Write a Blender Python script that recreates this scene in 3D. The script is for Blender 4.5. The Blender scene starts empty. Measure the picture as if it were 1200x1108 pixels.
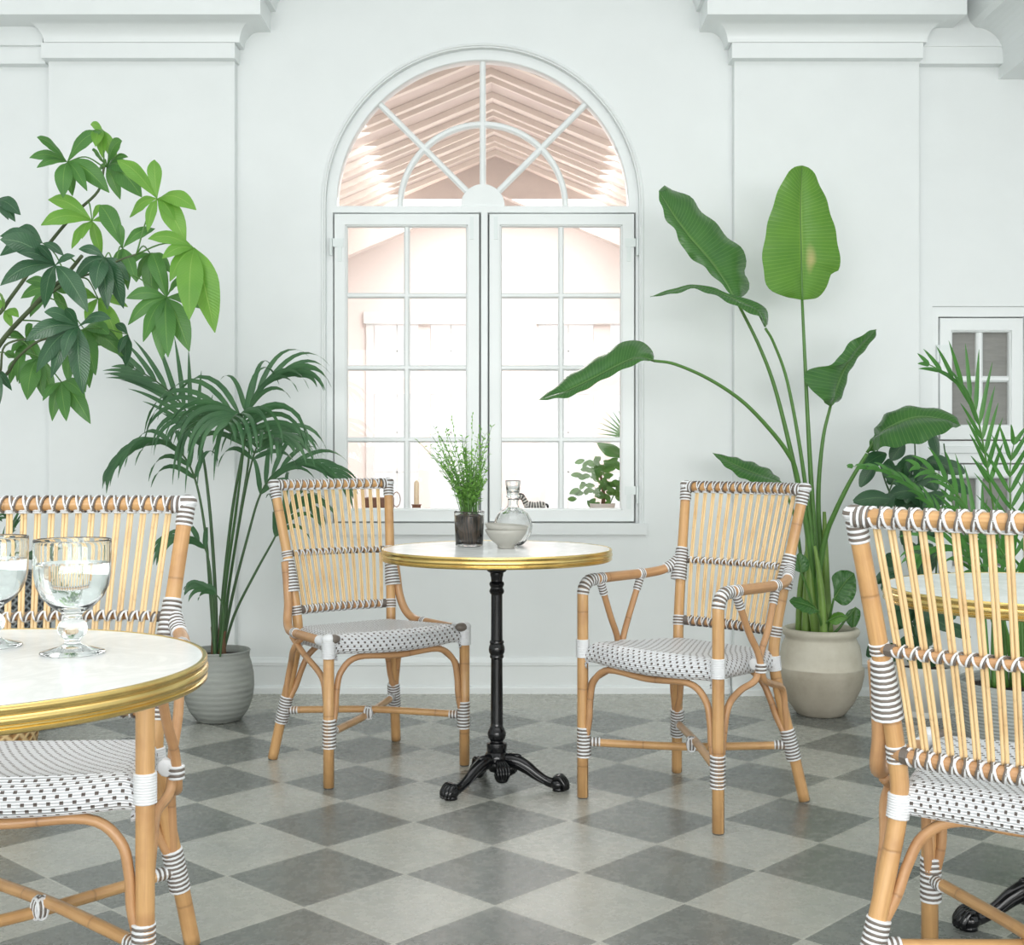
import bpy, math, random
from mathutils import Vector, Matrix, noise
V = Vector
PI = math.pi
S = bpy.context.scene
COL = S.collection

# ------------------------------------------------------------------ camera, sky, lights, exposure
FPX, HOR, EYE = 1465.0, 531.0, 1.03
cd = bpy.data.cameras.new('camera')
cd.sensor_width = 36.0; cd.lens = FPX / 1200 * 36; cd.shift_y = -(554 - HOR) / 1200
cd.clip_start = 0.05; cd.clip_end = 100
cam = bpy.data.objects.new('camera', cd); COL.objects.link(cam)
cam.location = (0, 0, EYE); cam.rotation_euler = (PI / 2, 0, 0)
S.camera = cam

w = bpy.data.worlds.new('overcast_sky'); S.world = w; w.use_nodes = True
nt = w.node_tree; nt.nodes.clear()
wo = nt.nodes.new('ShaderNodeOutputWorld'); wb = nt.nodes.new('ShaderNodeBackground')
tc = nt.nodes.new('ShaderNodeTexCoord'); sx = nt.nodes.new('ShaderNodeSeparateXYZ'); cr = nt.nodes.new('ShaderNodeValToRGB')
nt.links.new(tc.outputs['Generated'], sx.inputs[0]); nt.links.new(sx.outputs['Z'], cr.inputs[0])
cr.color_ramp.elements[0].position = 0.0; cr.color_ramp.elements[0].color = (0.80, 0.81, 0.81, 1)
cr.color_ramp.elements[1].position = 0.9; cr.color_ramp.elements[1].color = (0.97, 1.0, 1.0, 1)
nt.links.new(cr.outputs[0], wb.inputs[0]); wb.inputs[1].default_value = 1.35
nt.links.new(wb.outputs[0], wo.inputs[0])

def area(name, loc, rot, sx_, sy_, power, col=(1, 1, 1)):
    l = bpy.data.lights.new(name, 'AREA'); l.shape = 'RECTANGLE'; l.size = sx_; l.size_y = sy_
    l.energy = power; l.color = col
    o = bpy.data.objects.new(name, l); COL.objects.link(o); o.location = loc; o.rotation_euler = rot
    return o
# daylight through the glazed roof; the two lamps after it are added fill
area('skylight_daylight', (0.4, 0.6, 4.25), (math.radians(-4), 0, 0), 4.5, 3.0, 60, (1.0, 1.0, 1.0))
area('front_daylight_fill', (0, -3.85, 1.35), (math.radians(58), 0, 0), 8.0, 2.0, 400, (1.0, 1.0, 0.99))  # unseen lamp added inside the front openings to brighten the back wall
area('far_room_fill', (0.0, 8.4, 3.0), (0, 0, 0), 3.2, 3.2, 200, (1.0, 0.99, 0.98))  # lamp added under the boarded ceiling to brighten the far room

S.view_settings.view_transform = 'Standard'; S.view_settings.look = 'None'
S.view_settings.gamma = 1.0; S.view_settings.use_curve_mapping = False
S.view_settings.exposure = 0.0
S.cycles.max_bounces = 16; S.cycles.transmission_bounces = 16; S.cycles.transparent_max_bounces = 16

# ------------------------------------------------------------------ helpers
def at(u, v, Z):                      # a pixel of the photograph at distance Z -> a point in the room
    return V(((u - 600) * Z / FPX, Z, EYE + (HOR - v) * Z / FPX))
def srgb(r, g, b):
    f = lambda c: (c / 255 / 12.92) if c / 255 <= 0.04045 else ((c / 255 + 0.055) / 1.055) ** 2.4
    return (f(r), f(g), f(b), 1)

class MB:
    def __init__(s): s.v = []; s.f = []; s.m = []; s.uv = []
    def add(s, verts, faces, mi=0, uvs=None):
        b = len(s.v); s.v += [tuple(p) for p in verts]
        s.uv += uvs if uvs else [(p[0], p[1]) for p in verts]
        for f in faces: s.f.append(tuple(b + i for i in f)); s.m.append(mi)
    def box(s, x0, x1, y0, y1, z0, z1, mi=0, M=None):
        P = [V((x, y, z)) for z in (z0, z1) for y in (y0, y1) for x in (x0, x1)]
        if M: P = [M @ p for p in P]
        s.add(P, [(0, 2, 3, 1), (4, 5, 7, 6), (0, 1, 5, 4), (2, 6, 7, 3), (0, 4, 6, 2), (1, 3, 7, 5)], mi)
    def build(s, name, mats, parent=None, smooth=True, bevel=0, angle=None):
        me = bpy.data.meshes.new(name); me.from_pydata(s.v, [], s.f); 
        if not isinstance(mats, (list, tuple)): mats = [mats]
        for m in mats: me.materials.append(m)
        me.polygons.foreach_set('material_index', s.m)
        ul = me.uv_layers.new(name='UVMap')
        li = [0] * len(me.loops); me.loops.foreach_get('vertex_index', li)
        flat = []
        for i in li: flat += s.uv[i]
        ul.data.foreach_set('uv', flat)
        me.polygons.foreach_set('use_smooth', [smooth] * len(me.polygons))
        if smooth and angle: me.set_sharp_from_angle(angle=math.radians(angle))
        me.update()
        o = bpy.data.objects.new(name, me); COL.objects.link(o)
        if parent: o.parent = parent
        if bevel:
            b = o.modifiers.new('bevel', 'BEVEL'); b.width = bevel; b.segments = 2; b.limit_method = 'ANGLE'
        return o

def catmull(pts, k=6):
    pts = [V(p) for p in pts]
    if len(pts) < 3: 
        return [pts[0].lerp(pts[-1], i / k) for i in range(k + 1)]
    P = [pts[0] * 2 - pts[1]] + pts + [pts[-1] * 2 - pts[-2]]
    out = []
    for i in range(1, len(P) - 2):
        a, b, c, d = P[i - 1], P[i], P[i + 1], P[i + 2]
        for j in range(k):
            t = j / k
            out.append(0.5 * ((2 * b) + (c - a) * t + (2 * a - 5 * b + 4 * c - d) * t * t + (3 * b - a - 3 * c + d) * t ** 3))
    out.append(pts[-1]); return out

def lerp_list(L, t):
    if not isinstance(L, (list, tuple)): return L
    x = t * (len(L) - 1); i = min(int(x), len(L) - 2); return L[i] + (L[i + 1] - L[i]) * (x - i)

def sweep(mb, pts, rad, n=8, mi=0, cap=True, up=None, flat=1.0, mis=None, off=0.0, bands=None):
    """tube along pts; rad: number or list over the length; flat squashes one axis; bands(t, len) -> extra radius"""
    pts = [V(p) for p in pts]; m = len(pts)
    L = [0.0]
    for i in range(1, m): L.append(L[-1] + (pts[i] - pts[i - 1]).length)
    T = []
    for i in range(m):
        a = pts[max(i - 1, 0)]; b = pts[min(i + 1, m - 1)]; d = b - a
        T.append(d.normalized() if d.length > 1e-9 else V((0, 0, 1)))
    r0 = V(up) if up else (V((1, 0, 0)) if abs(T[0].x) < 0.8 else V((0, 1, 0)))
    N = (r0 - T[0] * r0.dot(T[0])).normalized()
    vs, uvs, fs, ms = [], [], [], []
    for i in range(m):
        if i: N = (N - T[i] * N.dot(T[i])).normalized()
        B = T[i].cross(N)
        r = rad[i] if isinstance(rad, (list, tuple)) and len(rad) == m else lerp_list(rad, L[i] / max(L[-1], 1e-9))
        for j in range(n + 1):
            a = 2 * PI * j / n
            vs.append(pts[i] + N * math.cos(a) * r + B * math.sin(a) * r * flat)
            uvs.append((j / n, L[i] + off))
    b = len(mb.v); mb.v += [tuple(p) for p in vs]; mb.uv += uvs
    for i in range(m - 1):
        for j in range(n):
            q = b + i * (n + 1) + j
            mb.f.append((q, q + 1, q + n + 2, q + n + 1)); mb.m.append(mis[i] if mis else mi)
    if cap:
        for i, rev in ((0, True), (m - 1, False)):
            r = [b + i * (n + 1) + j for j in range(n)]
            mb.f.append(tuple(reversed(r)) if rev else tuple(r)); mb.m.append(mis[0] if mis else mi)

def lathe(mb, prof, n=32, c=(0, 0, 0), mi=0, ribs=None, close=False):
    """prof: list of (r, z); ribs=(count, depth fn)"""
    c = V(c); vs, uvs, fs = [], [], []
    L = 0
    for i, (r, z) in enumerate(prof):
        if i: L += math.hypot(r - prof[i - 1][0], z - prof[i - 1][1])
        for j in range(n + 1):
            a = 2 * PI * j / n
            rr = r * (1 + ribs(a, i, z)) if ribs else r
            vs.append(c + V((rr * math.cos(a), rr * math.sin(a), z))); uvs.append((j / n, L))
    k = len(prof)
    for i in range(k - 1):
        for j in range(n):
            q = i * (n + 1) + j; fs.append((q, q + 1, q + n + 2, q + n + 1))
    mb.add(vs, fs, mi, uvs)

def ball(mb, c, r, sc=(1, 1, 1), n=10, mi=0, M=None):
    c = V(c); vs = []; fs = []; uvs = []
    h = n // 2
    for i in range(h + 1):
        p = PI * i / h
        for j in range(n + 1):
            a = 2 * PI * j / n
            q = V((math.sin(p) * math.cos(a) * sc[0], math.sin(p) * math.sin(a) * sc[1], -math.cos(p) * sc[2])) * r
            if M: q = M @ q
            vs.append(c + q); uvs.append((j / n, i / h * r * 3))
    for i in range(h):
        for j in range(n):
            q = i * (n + 1) + j; fs.append((q, q + 1, q + n + 2, q + n + 1))
    mb.add(vs, fs, mi, uvs)

def tag(o, label, cat, group=None, kind=None):
    o['label'] = label
    if cat: o['category'] = cat
    if group: o['group'] = group
    if kind: o['kind'] = kind
    return o
def empty(name, loc=(0, 0, 0), rz=0):
    o = bpy.data.objects.new(name, None); COL.objects.link(o); o.empty_display_size = 0.05
    o.location = loc; o.rotation_euler = (0, 0, rz); return o
def struct(o):
    o['kind'] = 'structure'; return o
def copy_tree(o, parent=None):
    c = o.copy(); COL.objects.link(c); c.parent = parent
    for ch in list(o.children): copy_tree(ch, c)
    return c

def plate(name, outer, holes, y0, y1, m, parent=None, bevel=0):
    """plate in the XZ plane with holes, between y0 and y1"""
    cu = bpy.data.curves.new(name, 'CURVE'); cu.dimensions = '2D'; cu.fill_mode = 'BOTH'; cu.extrude = abs(y1 - y0) / 2
    for loop in [outer] + holes:
        sp = cu.splines.new('POLY'); sp.points.add(len(loop) - 1)
        for p, (x, z) in zip(sp.points, loop): p.co = (x, z, 0, 1)
        sp.use_cyclic_u = True
    if bevel: cu.bevel_depth = bevel; cu.bevel_resolution = 1; cu.extrude -= bevel; cu.offset = -bevel
    tmp = bpy.data.objects.new('tmp', cu); COL.objects.link(tmp)
    dg = bpy.context.evaluated_depsgraph_get(); me = bpy.data.meshes.new_from_object(tmp.evaluated_get(dg))
    bpy.data.objects.remove(tmp); bpy.data.curves.remove(cu)
    me.transform(Matrix.Translation((0, (y0 + y1) / 2, 0)) @ Matrix.Rotation(PI / 2, 4, 'X'))
    me.materials.clear(); me.materials.append(m); me.name = name
    o = bpy.data.objects.new(name, me); COL.objects.link(o)
    if parent: o.parent = parent
    return o
def rect(x0, x1, z0, z1): return [(x0, z0), (x1, z0), (x1, z1), (x0, z1)]

# ------------------------------------------------------------------ materials
class NT:
    def __init__(s, name):
        s.m = bpy.data.materials.new(name); s.m.use_nodes = True; s.t = s.m.node_tree; s.t.nodes.clear()
        s.out = s.n('ShaderNodeOutputMaterial'); s.p = s.n('ShaderNodeBsdfPrincipled'); s.l(s.p.outputs[0], s.out.inputs[0])
    def n(s, t, **k):
        x = s.t.nodes.new(t)
        for a, b in k.items(): setattr(x, a, b)
        return x
    def l(s, a, b): s.t.links.new(a, b)
    def math(s, op, a, b=None, c=None):
        x = s.n('ShaderNodeMath', operation=op)
        for i, q in enumerate((a, b, c)):
            if q is None: continue
            if isinstance(q, (int, float)): x.inputs[i].default_value = q
            else: s.l(q, x.inputs[i])
        return x.outputs[0]
    def noise(s, vec, scale, detail=3, rough=0.5, dist=0):
        x = s.n('ShaderNodeTexNoise'); s.l(vec, x.inputs['Vector']); x.inputs['Scale'].default_value = scale
        x.inputs['Detail'].default_value = detail; x.inputs['Roughness'].default_value = rough; x.inputs['Distortion'].default_value = dist
        return x.outputs['Fac']
    def mix(s, f, a, b):
        x = s.n('ShaderNodeMix', data_type='RGBA')
        for q, i in ((f, 0), (a, 6), (b, 7)):
            if isinstance(q, (int, float)): x.inputs[i].default_value = q
            elif isinstance(q, tuple): x.inputs[i].default_value = q
            else: s.l(q, x.inputs[i])
        return x.outputs[2]
    def ramp(s, f, a, b, lo=0.0, hi=1.0):
        x = s.n('ShaderNodeMapRange'); s.l(f, x.inputs[0]); x.inputs[1].default_value = a; x.inputs[2].default_value = b
        x.inputs[3].default_value = lo; x.inputs[4].default_value = hi; return x.outputs[0]
    def scale(s, vec, sc):
        x = s.n('ShaderNodeMapping'); s.l(vec, x.inputs[0]); x.inputs['Scale'].default_value = sc; return x.outputs[0]
    def bump(s, h, strength=0.3, dist=0.002):
        x = s.n('ShaderNodeBump'); s.l(h, x.inputs['Height']); x.inputs['Strength'].default_value = strength; x.inputs['Distance'].default_value = dist
        s.l(x.outputs[0], s.p.inputs['Normal'])
    def set(s, col=None, rough=None, **k):
        if col is not None:
            if isinstance(col, tuple): s.p.inputs['Base Color'].default_value = col
            else: s.l(col, s.p.inputs['Base Color'])
        if rough is not None:
            if isinstance(rough, (int, float)): s.p.inputs['Roughness'].default_value = rough
            else: s.l(rough, s.p.inputs['Roughness'])
        for a, b in k.items(): s.p.inputs[a.replace('_', ' ')].default_value = b
        return s.m
    def coord(s, w='Object'): return s.n('ShaderNodeTexCoord').outputs[w]

def simple(name, col, rough=0.5, nscale=0, namt=0.06, bump=0, **k):
    t = NT(name)
    if nscale:
        f = t.noise(t.coord(), nscale, 4)
        c2 = tuple(max(0, c * (1 - namt * 2)) for c in col[:3]) + (1,)
        t.set(t.mix(f, c2, tuple(min(1, c * (1 + namt)) for c in col[:3]) + (1,)), rough, **k)
        if bump: t.bump(f, bump, 0.003)
        return t.m
    return t.set(col, rough, **k)

M = {}
M['wall'] = simple('white_plaster', srgb(232, 236, 236), 0.6, 6, 0.02, 0.25)
M['trim'] = simple('white_gloss_paint', srgb(234, 238, 238), 0.32, 9, 0.015)
M['gap'] = simple('gap_shade_grey', srgb(150, 156, 156), 0.7)  # shade of the sash gaps, as a colour
M['metal_white'] = simple('painted_hinge', srgb(226, 233, 232), 0.35)
M['peach'] = simple('peach_plaster', srgb(248, 240, 236), 0.7, 3, 0.02)
M['lining'] = simple('pink_roof_boards', srgb(234, 224, 218), 0.6, 8, 0.04)
M['batten'] = simple('pale_roof_batten', srgb(248, 240, 232), 0.4)

def rattan(name, c1, c2, c3, node=0.23, rough=0.38, dark=0.45):
    t = NT(name); uv = t.n('ShaderNodeUVMap').outputs[0]
    sp = t.n('ShaderNodeSeparateXYZ'); t.l(uv, sp.inputs[0])
    oi = t.n('ShaderNodeObjectInfo').outputs['Random']
    f = t.noise(t.scale(uv, (9, 3, 1)), 2.5, 5, 0.6)
    g = t.noise(t.coord(), 14, 3)
    col = t.mix(t.ramp(f, 0.3, 0.7), c1, c2); col = t.mix(t.ramp(g, 0.5, 0.75, 0, 0.6), col, c3)
    y = t.math('DIVIDE', t.math('ADD', sp.outputs[1], t.math('MULTIPLY', oi, 0.2)), node)
    fr = t.math('FRACT', y)
    wob = t.math('ADD', fr, t.math('MULTIPLY', t.noise(uv, 6), 0.02))
    d = t.math('ABSOLUTE', t.math('SUBTRACT', wob, 0.51))
    line = t.ramp(d, 0.006 / node * 0.6, 0.0, 0, 1)
    halo = t.ramp(d, 0.03 / node, 0.0, 0, 0.25)
    dk = tuple(c * 0.35 for c in c3[:3]) + (1,)
    col = t.mix(t.math('MULTIPLY', line, dark), col, dk); col = t.mix(halo, col, c3)
    t.set(col, rough, Coat_Weight=0.25, Coat_Roughness=0.25)
    h = t.math('ADD', t.noise(t.scale(uv, (30, 2, 1)), 3, 2), t.math('MULTIPLY', line, -2.0))
    t.bump(h, 0.25, 0.001); return t.m
M['rattan'] = rattan('rattan_pole', srgb(208, 165, 112), srgb(190, 146, 96), srgb(168, 122, 78))
M['rattan_arm'] = rattan('rattan_bent_rod', srgb(196, 152, 108), srgb(180, 136, 94), srgb(158, 114, 78), 0.31)
M['spindle'] = rattan('peeled_cane', srgb(232, 206, 158), srgb(224, 190, 140), srgb(204, 164, 114), 0.33, 0.45, 0.2)
M['cord_white'] = simple('white_cord', srgb(226, 228, 230), 0.35, 60, 0.02)
M['cord_grey'] = simple('taupe_cord', srgb(112, 103, 95), 0.45, 60, 0.05)

def weave():
    t = NT('woven_seat'); uv = t.n('ShaderNodeUVMap').outputs[0]
    sp = t.n('ShaderNodeSeparateXYZ'); t.l(uv, sp.inputs[0]); u, v = sp.outputs[0], sp.outputs[1]
    ph = 0.0115
    row = t.math('FLOOR', t.math('DIVIDE', v, ph)); fv = t.math('FRACT', t.math('DIVIDE', v, ph))
    par = t.math('MULTIPLY', t.math('MODULO', t.math('ADD', row, 1000), 3), 0.36)
    fu = t.math('FRACT', t.math('ADD', t.math('DIVIDE', u, 0.0215), par))
    a = t.math('LESS_THAN', t.math('ABSOLUTE', t.math('SUBTRACT', fu, 0.5)), 0.15)
    b = t.math('LESS_THAN', t.math('ABSOLUTE', t.math('SUBTRACT', fv, 0.5)), 0.27)
    dot = t.math('MULTIPLY', a, b)
    cord = t.math('ABSOLUTE', t.math('SINE', t.math('MULTIPLY', v, PI / (ph / 2))))
    edge = t.ramp(cord, 0.0, 0.4, 0.0, 1.0)
    wh = t.mix(edge, srgb(206, 208, 211), srgb(236, 238, 241))  # grooves between the cords get their shade in the colour
    t.set(t.mix(dot, wh, srgb(104, 95, 90)), 0.33)
    over = t.math('ABSOLUTE', t.math('SINE', t.math('MULTIPLY', t.math('ADD', fu, 0.0), PI)))
    h = t.math('ADD', cord, t.math('MULTIPLY', over, 0.5))
    h = t.math('SUBTRACT', h, t.math('MULTIPLY', dot, 0.8))
    t.bump(h, 0.9, 0.0025); return t.m
M['weave'] = weave()

def brass():
    t = NT('polished_brass'); f = t.noise(t.coord(), 9, 3)
    t.set(t.mix(f, srgb(222, 190, 116), srgb(240, 212, 142)), t.ramp(f, 0.3, 0.7, 0.14, 0.26), Metallic=1.0); return t.m
M['brass'] = brass()
def marble():
    t = NT('white_marble'); c = t.coord()
    f = t.noise(c, 5, 6, 0.6, 1.5); g = t.noise(c, 16, 4)
    v = t.math('ABSOLUTE', t.math('SUBTRACT', f, 0.5)); v = t.ramp(v, 0.0, 0.09, 1, 0)
    t.set(t.mix(t.math('MULTIPLY', v, 0.3), t.mix(g, srgb(240, 242, 241), srgb(248, 249, 248)), srgb(205, 208, 206)), 0.22); return t.m
M['marble'] = marble()
M['iron'] = simple('black_cast_iron', srgb(14, 15, 18), 0.13, 30, 0.2, 0.06, Specular_IOR_Level=0.45)
M['rubber'] = simple('grey_foot_cap', srgb(95, 92, 88), 0.6)

def floor_mat():
    t = NT('checkered_stone_tiles'); c = t.coord()
    D = (-0.0387, 2.843); yaw = 0.02866; hd = 0.20987 * EYE
    sp = t.n('ShaderNodeSeparateXYZ'); t.l(c, sp.inputs[0])
    X = t.math('SUBTRACT', sp.outputs[0], D[0]); Y = t.math('SUBTRACT', sp.outputs[1], D[1])
    a = t.math('ADD', t.math('MULTIPLY', X, math.cos(yaw)), t.math('MULTIPLY', Y, math.sin(yaw)))
    b = t.math('SUBTRACT', t.math('MULTIPLY', Y, math.cos(yaw)), t.math('MULTIPLY', X, math.sin(yaw)))
    i = t.math('DIVIDE', t.math('ADD', a, b), 2 * hd); j = t.math('DIVIDE', t.math('SUBTRACT', a, b), 2 * hd)
    fi, fj = t.math('FLOOR', i), t.math('FLOOR', j)
    par = t.math('FLOORED_MODULO', t.math('ADD', fi, fj), 2.0)
    border = t.math('GREATER_THAN', sp.outputs[1], 5.02)
    # border course: plain stones laid along the wall
    bi = t.math('FLOOR', t.math('DIVIDE', sp.outputs[0], 0.62)); bf = t.math('FRACT', t.math('DIVIDE', sp.outputs[0], 0.62))
    cv = t.n('ShaderNodeCombineXYZ'); t.l(fi, cv.inputs[0]); t.l(fj, cv.inputs[1])
    wn = t.n('ShaderNodeTexWhiteNoise', noise_dimensions='3D'); t.l(cv.outputs[0], wn.inputs[0])
    rnd = wn.outputs[0]
    big = t.noise(c, 3.5, 5, 0.6, 0.6); fine = t.noise(c, 26, 5, 0.7); streak = t.noise(t.scale(c, (6, 22, 1)), 3, 5, 0.65, 1.2)
    lt = t.mix(t.ramp(big, 0.3, 0.7), srgb(176, 176, 167), srgb(158, 160, 154))
    dk = t.mix(t.ramp(big, 0.3, 0.7), srgb(122, 125, 120), srgb(102, 106, 104))
    col = t.mix(par, lt, dk)
    col = t.mix(border, col, t.mix(t.ramp(big, 0.3, 0.7), srgb(160, 160, 150), srgb(178, 177, 166)))
    col = t.mix(t.ramp(rnd, 0, 1, 0, 0.14), col, srgb(120, 118, 106))
    col = t.mix(t.ramp(fine, 0.5, 0.8, 0, 0.16), col, srgb(200, 200, 190))
    col = t.mix(t.ramp(streak, 0.55, 0.78, 0, 0.16), col, srgb(96, 98, 94))
    def edge(f): return t.math('MINIMUM', f, t.math('SUBTRACT', 1.0, f))
    e = t.math('MINIMUM', edge(t.math('FRACT', i)), edge(t.math('FRACT', j)))
    g = t.math('MULTIPLY', t.ramp(e, 0.0085, 0.0055, 0, 1), t.math('SUBTRACT', 1.0, border))
    g2 = t.math('MULTIPLY', t.ramp(edge(bf), 0.004, 0.002, 0, 1), border)
    g3 = t.ramp(t.math('ABSOLUTE', t.math('SUBTRACT', sp.outputs[1], 5.02)), 0.004, 0.002, 0, 1)
    gg = t.math('MAXIMUM', g, t.math('MAXIMUM', g2, g3))
    col = t.mix(t.math('MULTIPLY', gg, 0.75), col, srgb(188, 188, 178))
    t.set(col, t.ramp(fine, 0.3, 0.7, 0.2, 0.34), Specular_IOR_Level=0.45)
    h = t.math('SUBTRACT', t.math('MULTIPLY', fine, 0.25), gg); t.bump(h, 0.25, 0.001); return t.m
M['floor'] = floor_mat()

def leafmat(name, c1, c2, cv, rough=0.35, trans=0.3, veins=120, vs=0.25, patch=None):
    t = NT(name); uv = t.n('ShaderNodeUVMap').outputs[0]
    sp = t.n('ShaderNodeSeparateXYZ'); t.l(uv, sp.inputs[0]); u, v = sp.outputs[0], sp.outputs[1]
    au = t.math('ABSOLUTE', u)
    f = t.noise(t.coord(), 12, 4)
    sl = t.math('SUBTRACT', v, t.math('MULTIPLY', au, 0.03))
    ve = t.math('ABSOLUTE', t.math('SINE', t.math('MULTIPLY', sl, veins)))
    col = t.mix(t.ramp(f, 0.3, 0.7), c1, c2)
    col = t.mix(t.ramp(ve, 0.0, 0.35, vs, 0), col, cv)
    col = t.mix(t.ramp(au, 0.06, 0.0, 0, 0.8), col, cv)
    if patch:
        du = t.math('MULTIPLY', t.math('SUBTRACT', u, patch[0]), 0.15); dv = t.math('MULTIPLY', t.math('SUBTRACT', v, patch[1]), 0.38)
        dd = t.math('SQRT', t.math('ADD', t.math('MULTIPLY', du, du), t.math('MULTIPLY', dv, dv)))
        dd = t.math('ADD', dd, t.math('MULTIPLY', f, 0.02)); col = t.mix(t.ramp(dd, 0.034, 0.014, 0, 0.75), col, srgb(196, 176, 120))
    t.set(col, rough)
    t.bump(t.math('ADD', ve, t.ramp(au, 0.08, 0, 0, -1.5)), 0.3, 0.0015)
    tr = t.n('ShaderNodeBsdfTranslucent'); t.l(t.mix(0.4, col, cv), tr.inputs[0])
    mx = t.n('ShaderNodeMixShader'); mx.inputs[0].default_value = trans
    t.l(t.p.outputs[0], mx.inputs[1]); t.l(tr.outputs[0], mx.inputs[2]); t.l(mx.outputs[0], t.out.inputs[0]); return t.m
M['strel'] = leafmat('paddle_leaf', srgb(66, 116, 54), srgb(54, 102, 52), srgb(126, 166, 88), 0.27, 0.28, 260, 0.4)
M['strel_lit'] = leafmat('lit_paddle_leaf', srgb(92, 146, 50), srgb(78, 134, 46), srgb(166, 196, 96), 0.3, 0.36, 260, 0.4, (0.24, 0.17))  # lit copy of the paddle leaf, the light put into its green
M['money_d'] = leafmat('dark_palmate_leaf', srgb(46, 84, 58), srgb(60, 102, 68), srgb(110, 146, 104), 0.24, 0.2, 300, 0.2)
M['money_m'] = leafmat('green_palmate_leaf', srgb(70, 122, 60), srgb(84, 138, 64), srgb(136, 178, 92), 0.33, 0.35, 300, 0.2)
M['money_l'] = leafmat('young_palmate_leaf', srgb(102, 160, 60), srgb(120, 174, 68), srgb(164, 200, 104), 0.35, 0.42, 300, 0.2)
M['palm'] = leafmat('feather_palm_leaf', srgb(58, 98, 66), srgb(76, 118, 76), srgb(104, 142, 96), 0.28, 0.25, 0.1, 0)
M['areca'] = leafmat('bright_palm_leaf', srgb(60, 118, 50), srgb(76, 134, 56), srgb(108, 158, 72), 0.34, 0.3, 0.1, 0)
M['rubber_leaf'] = leafmat('dark_oval_leaf', srgb(44, 82, 56), srgb(58, 98, 64), srgb(96, 134, 86), 0.28, 0.15, 300, 0.15)
M['herb'] = leafmat('herb_leaf', srgb(128, 182, 88), srgb(152, 200, 108), srgb(176, 214, 128), 0.5, 0.35, 0.1, 0)
M['stem'] = simple('green_stalk', srgb(84, 128, 58), 0.4, 20, 0.15)
M['sheath'] = simple('pale_green_sheath', srgb(118, 152, 70), 0.4, 14, 0.2)
M['stem_d'] = simple('dark_green_stalk', srgb(64, 98, 56), 0.4, 20, 0.15)
M['bark'] = simple('grey_green_bark', srgb(84, 98, 66), 0.7, 30, 0.25, 0.5)
M['twig'] = simple('brown_twig', srgb(108, 82, 58), 0.7, 30, 0.2)
M['soil'] = simple('dark_soil', srgb(52, 42, 34), 0.95, 60, 0.3, 0.8)
def ceramic_ribbed(name, c1, c2, freq, rough=0.7, bs=0.6, horiz=True):
    t = NT(name); c = t.coord(); sp = t.n('ShaderNodeSeparateXYZ'); t.l(c, sp.inputs[0])
    z = t.math('ADD', sp.outputs[2], t.math('MULTIPLY', t.noise(c, 7), 0.01))
    s_ = t.math('SINE', t.math('MULTIPLY', z, freq)); f = t.noise(t.scale(c, (1, 1, 6)), 6, 5, 0.7)
    t.set(t.mix(t.ramp(f, 0.3, 0.7), c1, c2), rough)
    t.bump(t.math('ADD', s_, t.math('MULTIPLY', f, 2)), bs, 0.003); return t.m
M['pot_grey'] = ceramic_ribbed('grey_ribbed_stoneware', srgb(140, 144, 140), srgb(160, 164, 158), 300, .7, .22)
M['pot_grey2'] = ceramic_ribbed('pale_grey_ribbed_stoneware', srgb(156, 161, 158), srgb(174, 179, 175), 520, .7, .4)
def stone_pot():
    t = NT('weathered_clay'); c = t.coord(); sp = t.n('ShaderNodeSeparateXYZ'); t.l(c, sp.inputs[0])
    f = t.noise(c, 5, 6, 0.65); g = t.noise(c, 30, 4)
    up = t.mix(t.ramp(f, 0.35, 0.7), srgb(208, 203, 188), srgb(186, 178, 160))
    lo = t.mix(t.ramp(f, 0.35, 0.65), srgb(160, 152, 136), srgb(184, 177, 162))
    edge = t.math('ADD', sp.outputs[2], t.math('MULTIPLY', f, 0.012))
    col = t.mix(t.ramp(edge, 0.192, 0.196, 0, 1), lo, up)
    t.set(col, 0.75); t.bump(t.math('ADD', t.math('MULTIPLY', f, 2), g), 0.35, 0.003); return t.m
M['pot_stone'] = stone_pot()
M['pot_white'] = simple('matt_white_ceramic', srgb(226, 226, 220), 0.4, 5, 0.03)
def basket_mat(name, c1, c2, su=26, sv=140):
    t = NT(name); uv = t.n('ShaderNodeUVMap').outputs[0]; sp = t.n('ShaderNodeSeparateXYZ'); t.l(uv, sp.inputs[0])
    a = t.math('SINE', t.math('ADD', t.math('MULTIPLY', sp.outputs[0], su * 2 * PI), t.math('MULTIPLY', sp.outputs[1], sv)))
    b = t.math('SINE', t.math('SUBTRACT', t.math('MULTIPLY', sp.outputs[0], su * 2 * PI), t.math('MULTIPLY', sp.outputs[1], sv)))
    h = t.math('MAXIMUM', a, b); t.set(t.mix(t.ramp(h, -0.2, 0.9), c1, c2), 0.7); t.bump(h, 0.8, 0.004); return t.m
M['basket'] = basket_mat('woven_straw', srgb(160, 118, 68), srgb(228, 198, 146))
M['mesh_pot'] = basket_mat('dark_grey_mesh', srgb(52, 56, 58), srgb(140, 146, 148), 40, 220)
def glass(name, tint=(1, 1, 1, 1), rough=0.0, ior=1.45):
    t = NT(name); return t.set(tint, rough, Transmission_Weight=1.0, IOR=ior)
M['glass'] = glass('clear_glass')
M['glass_rim'] = glass('clear_goblet_glass', (0.97, 0.99, 0.98, 1))
M['water'] = glass('still_water', (0.98, 1, 1, 1), 0, 1.33)
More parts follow.
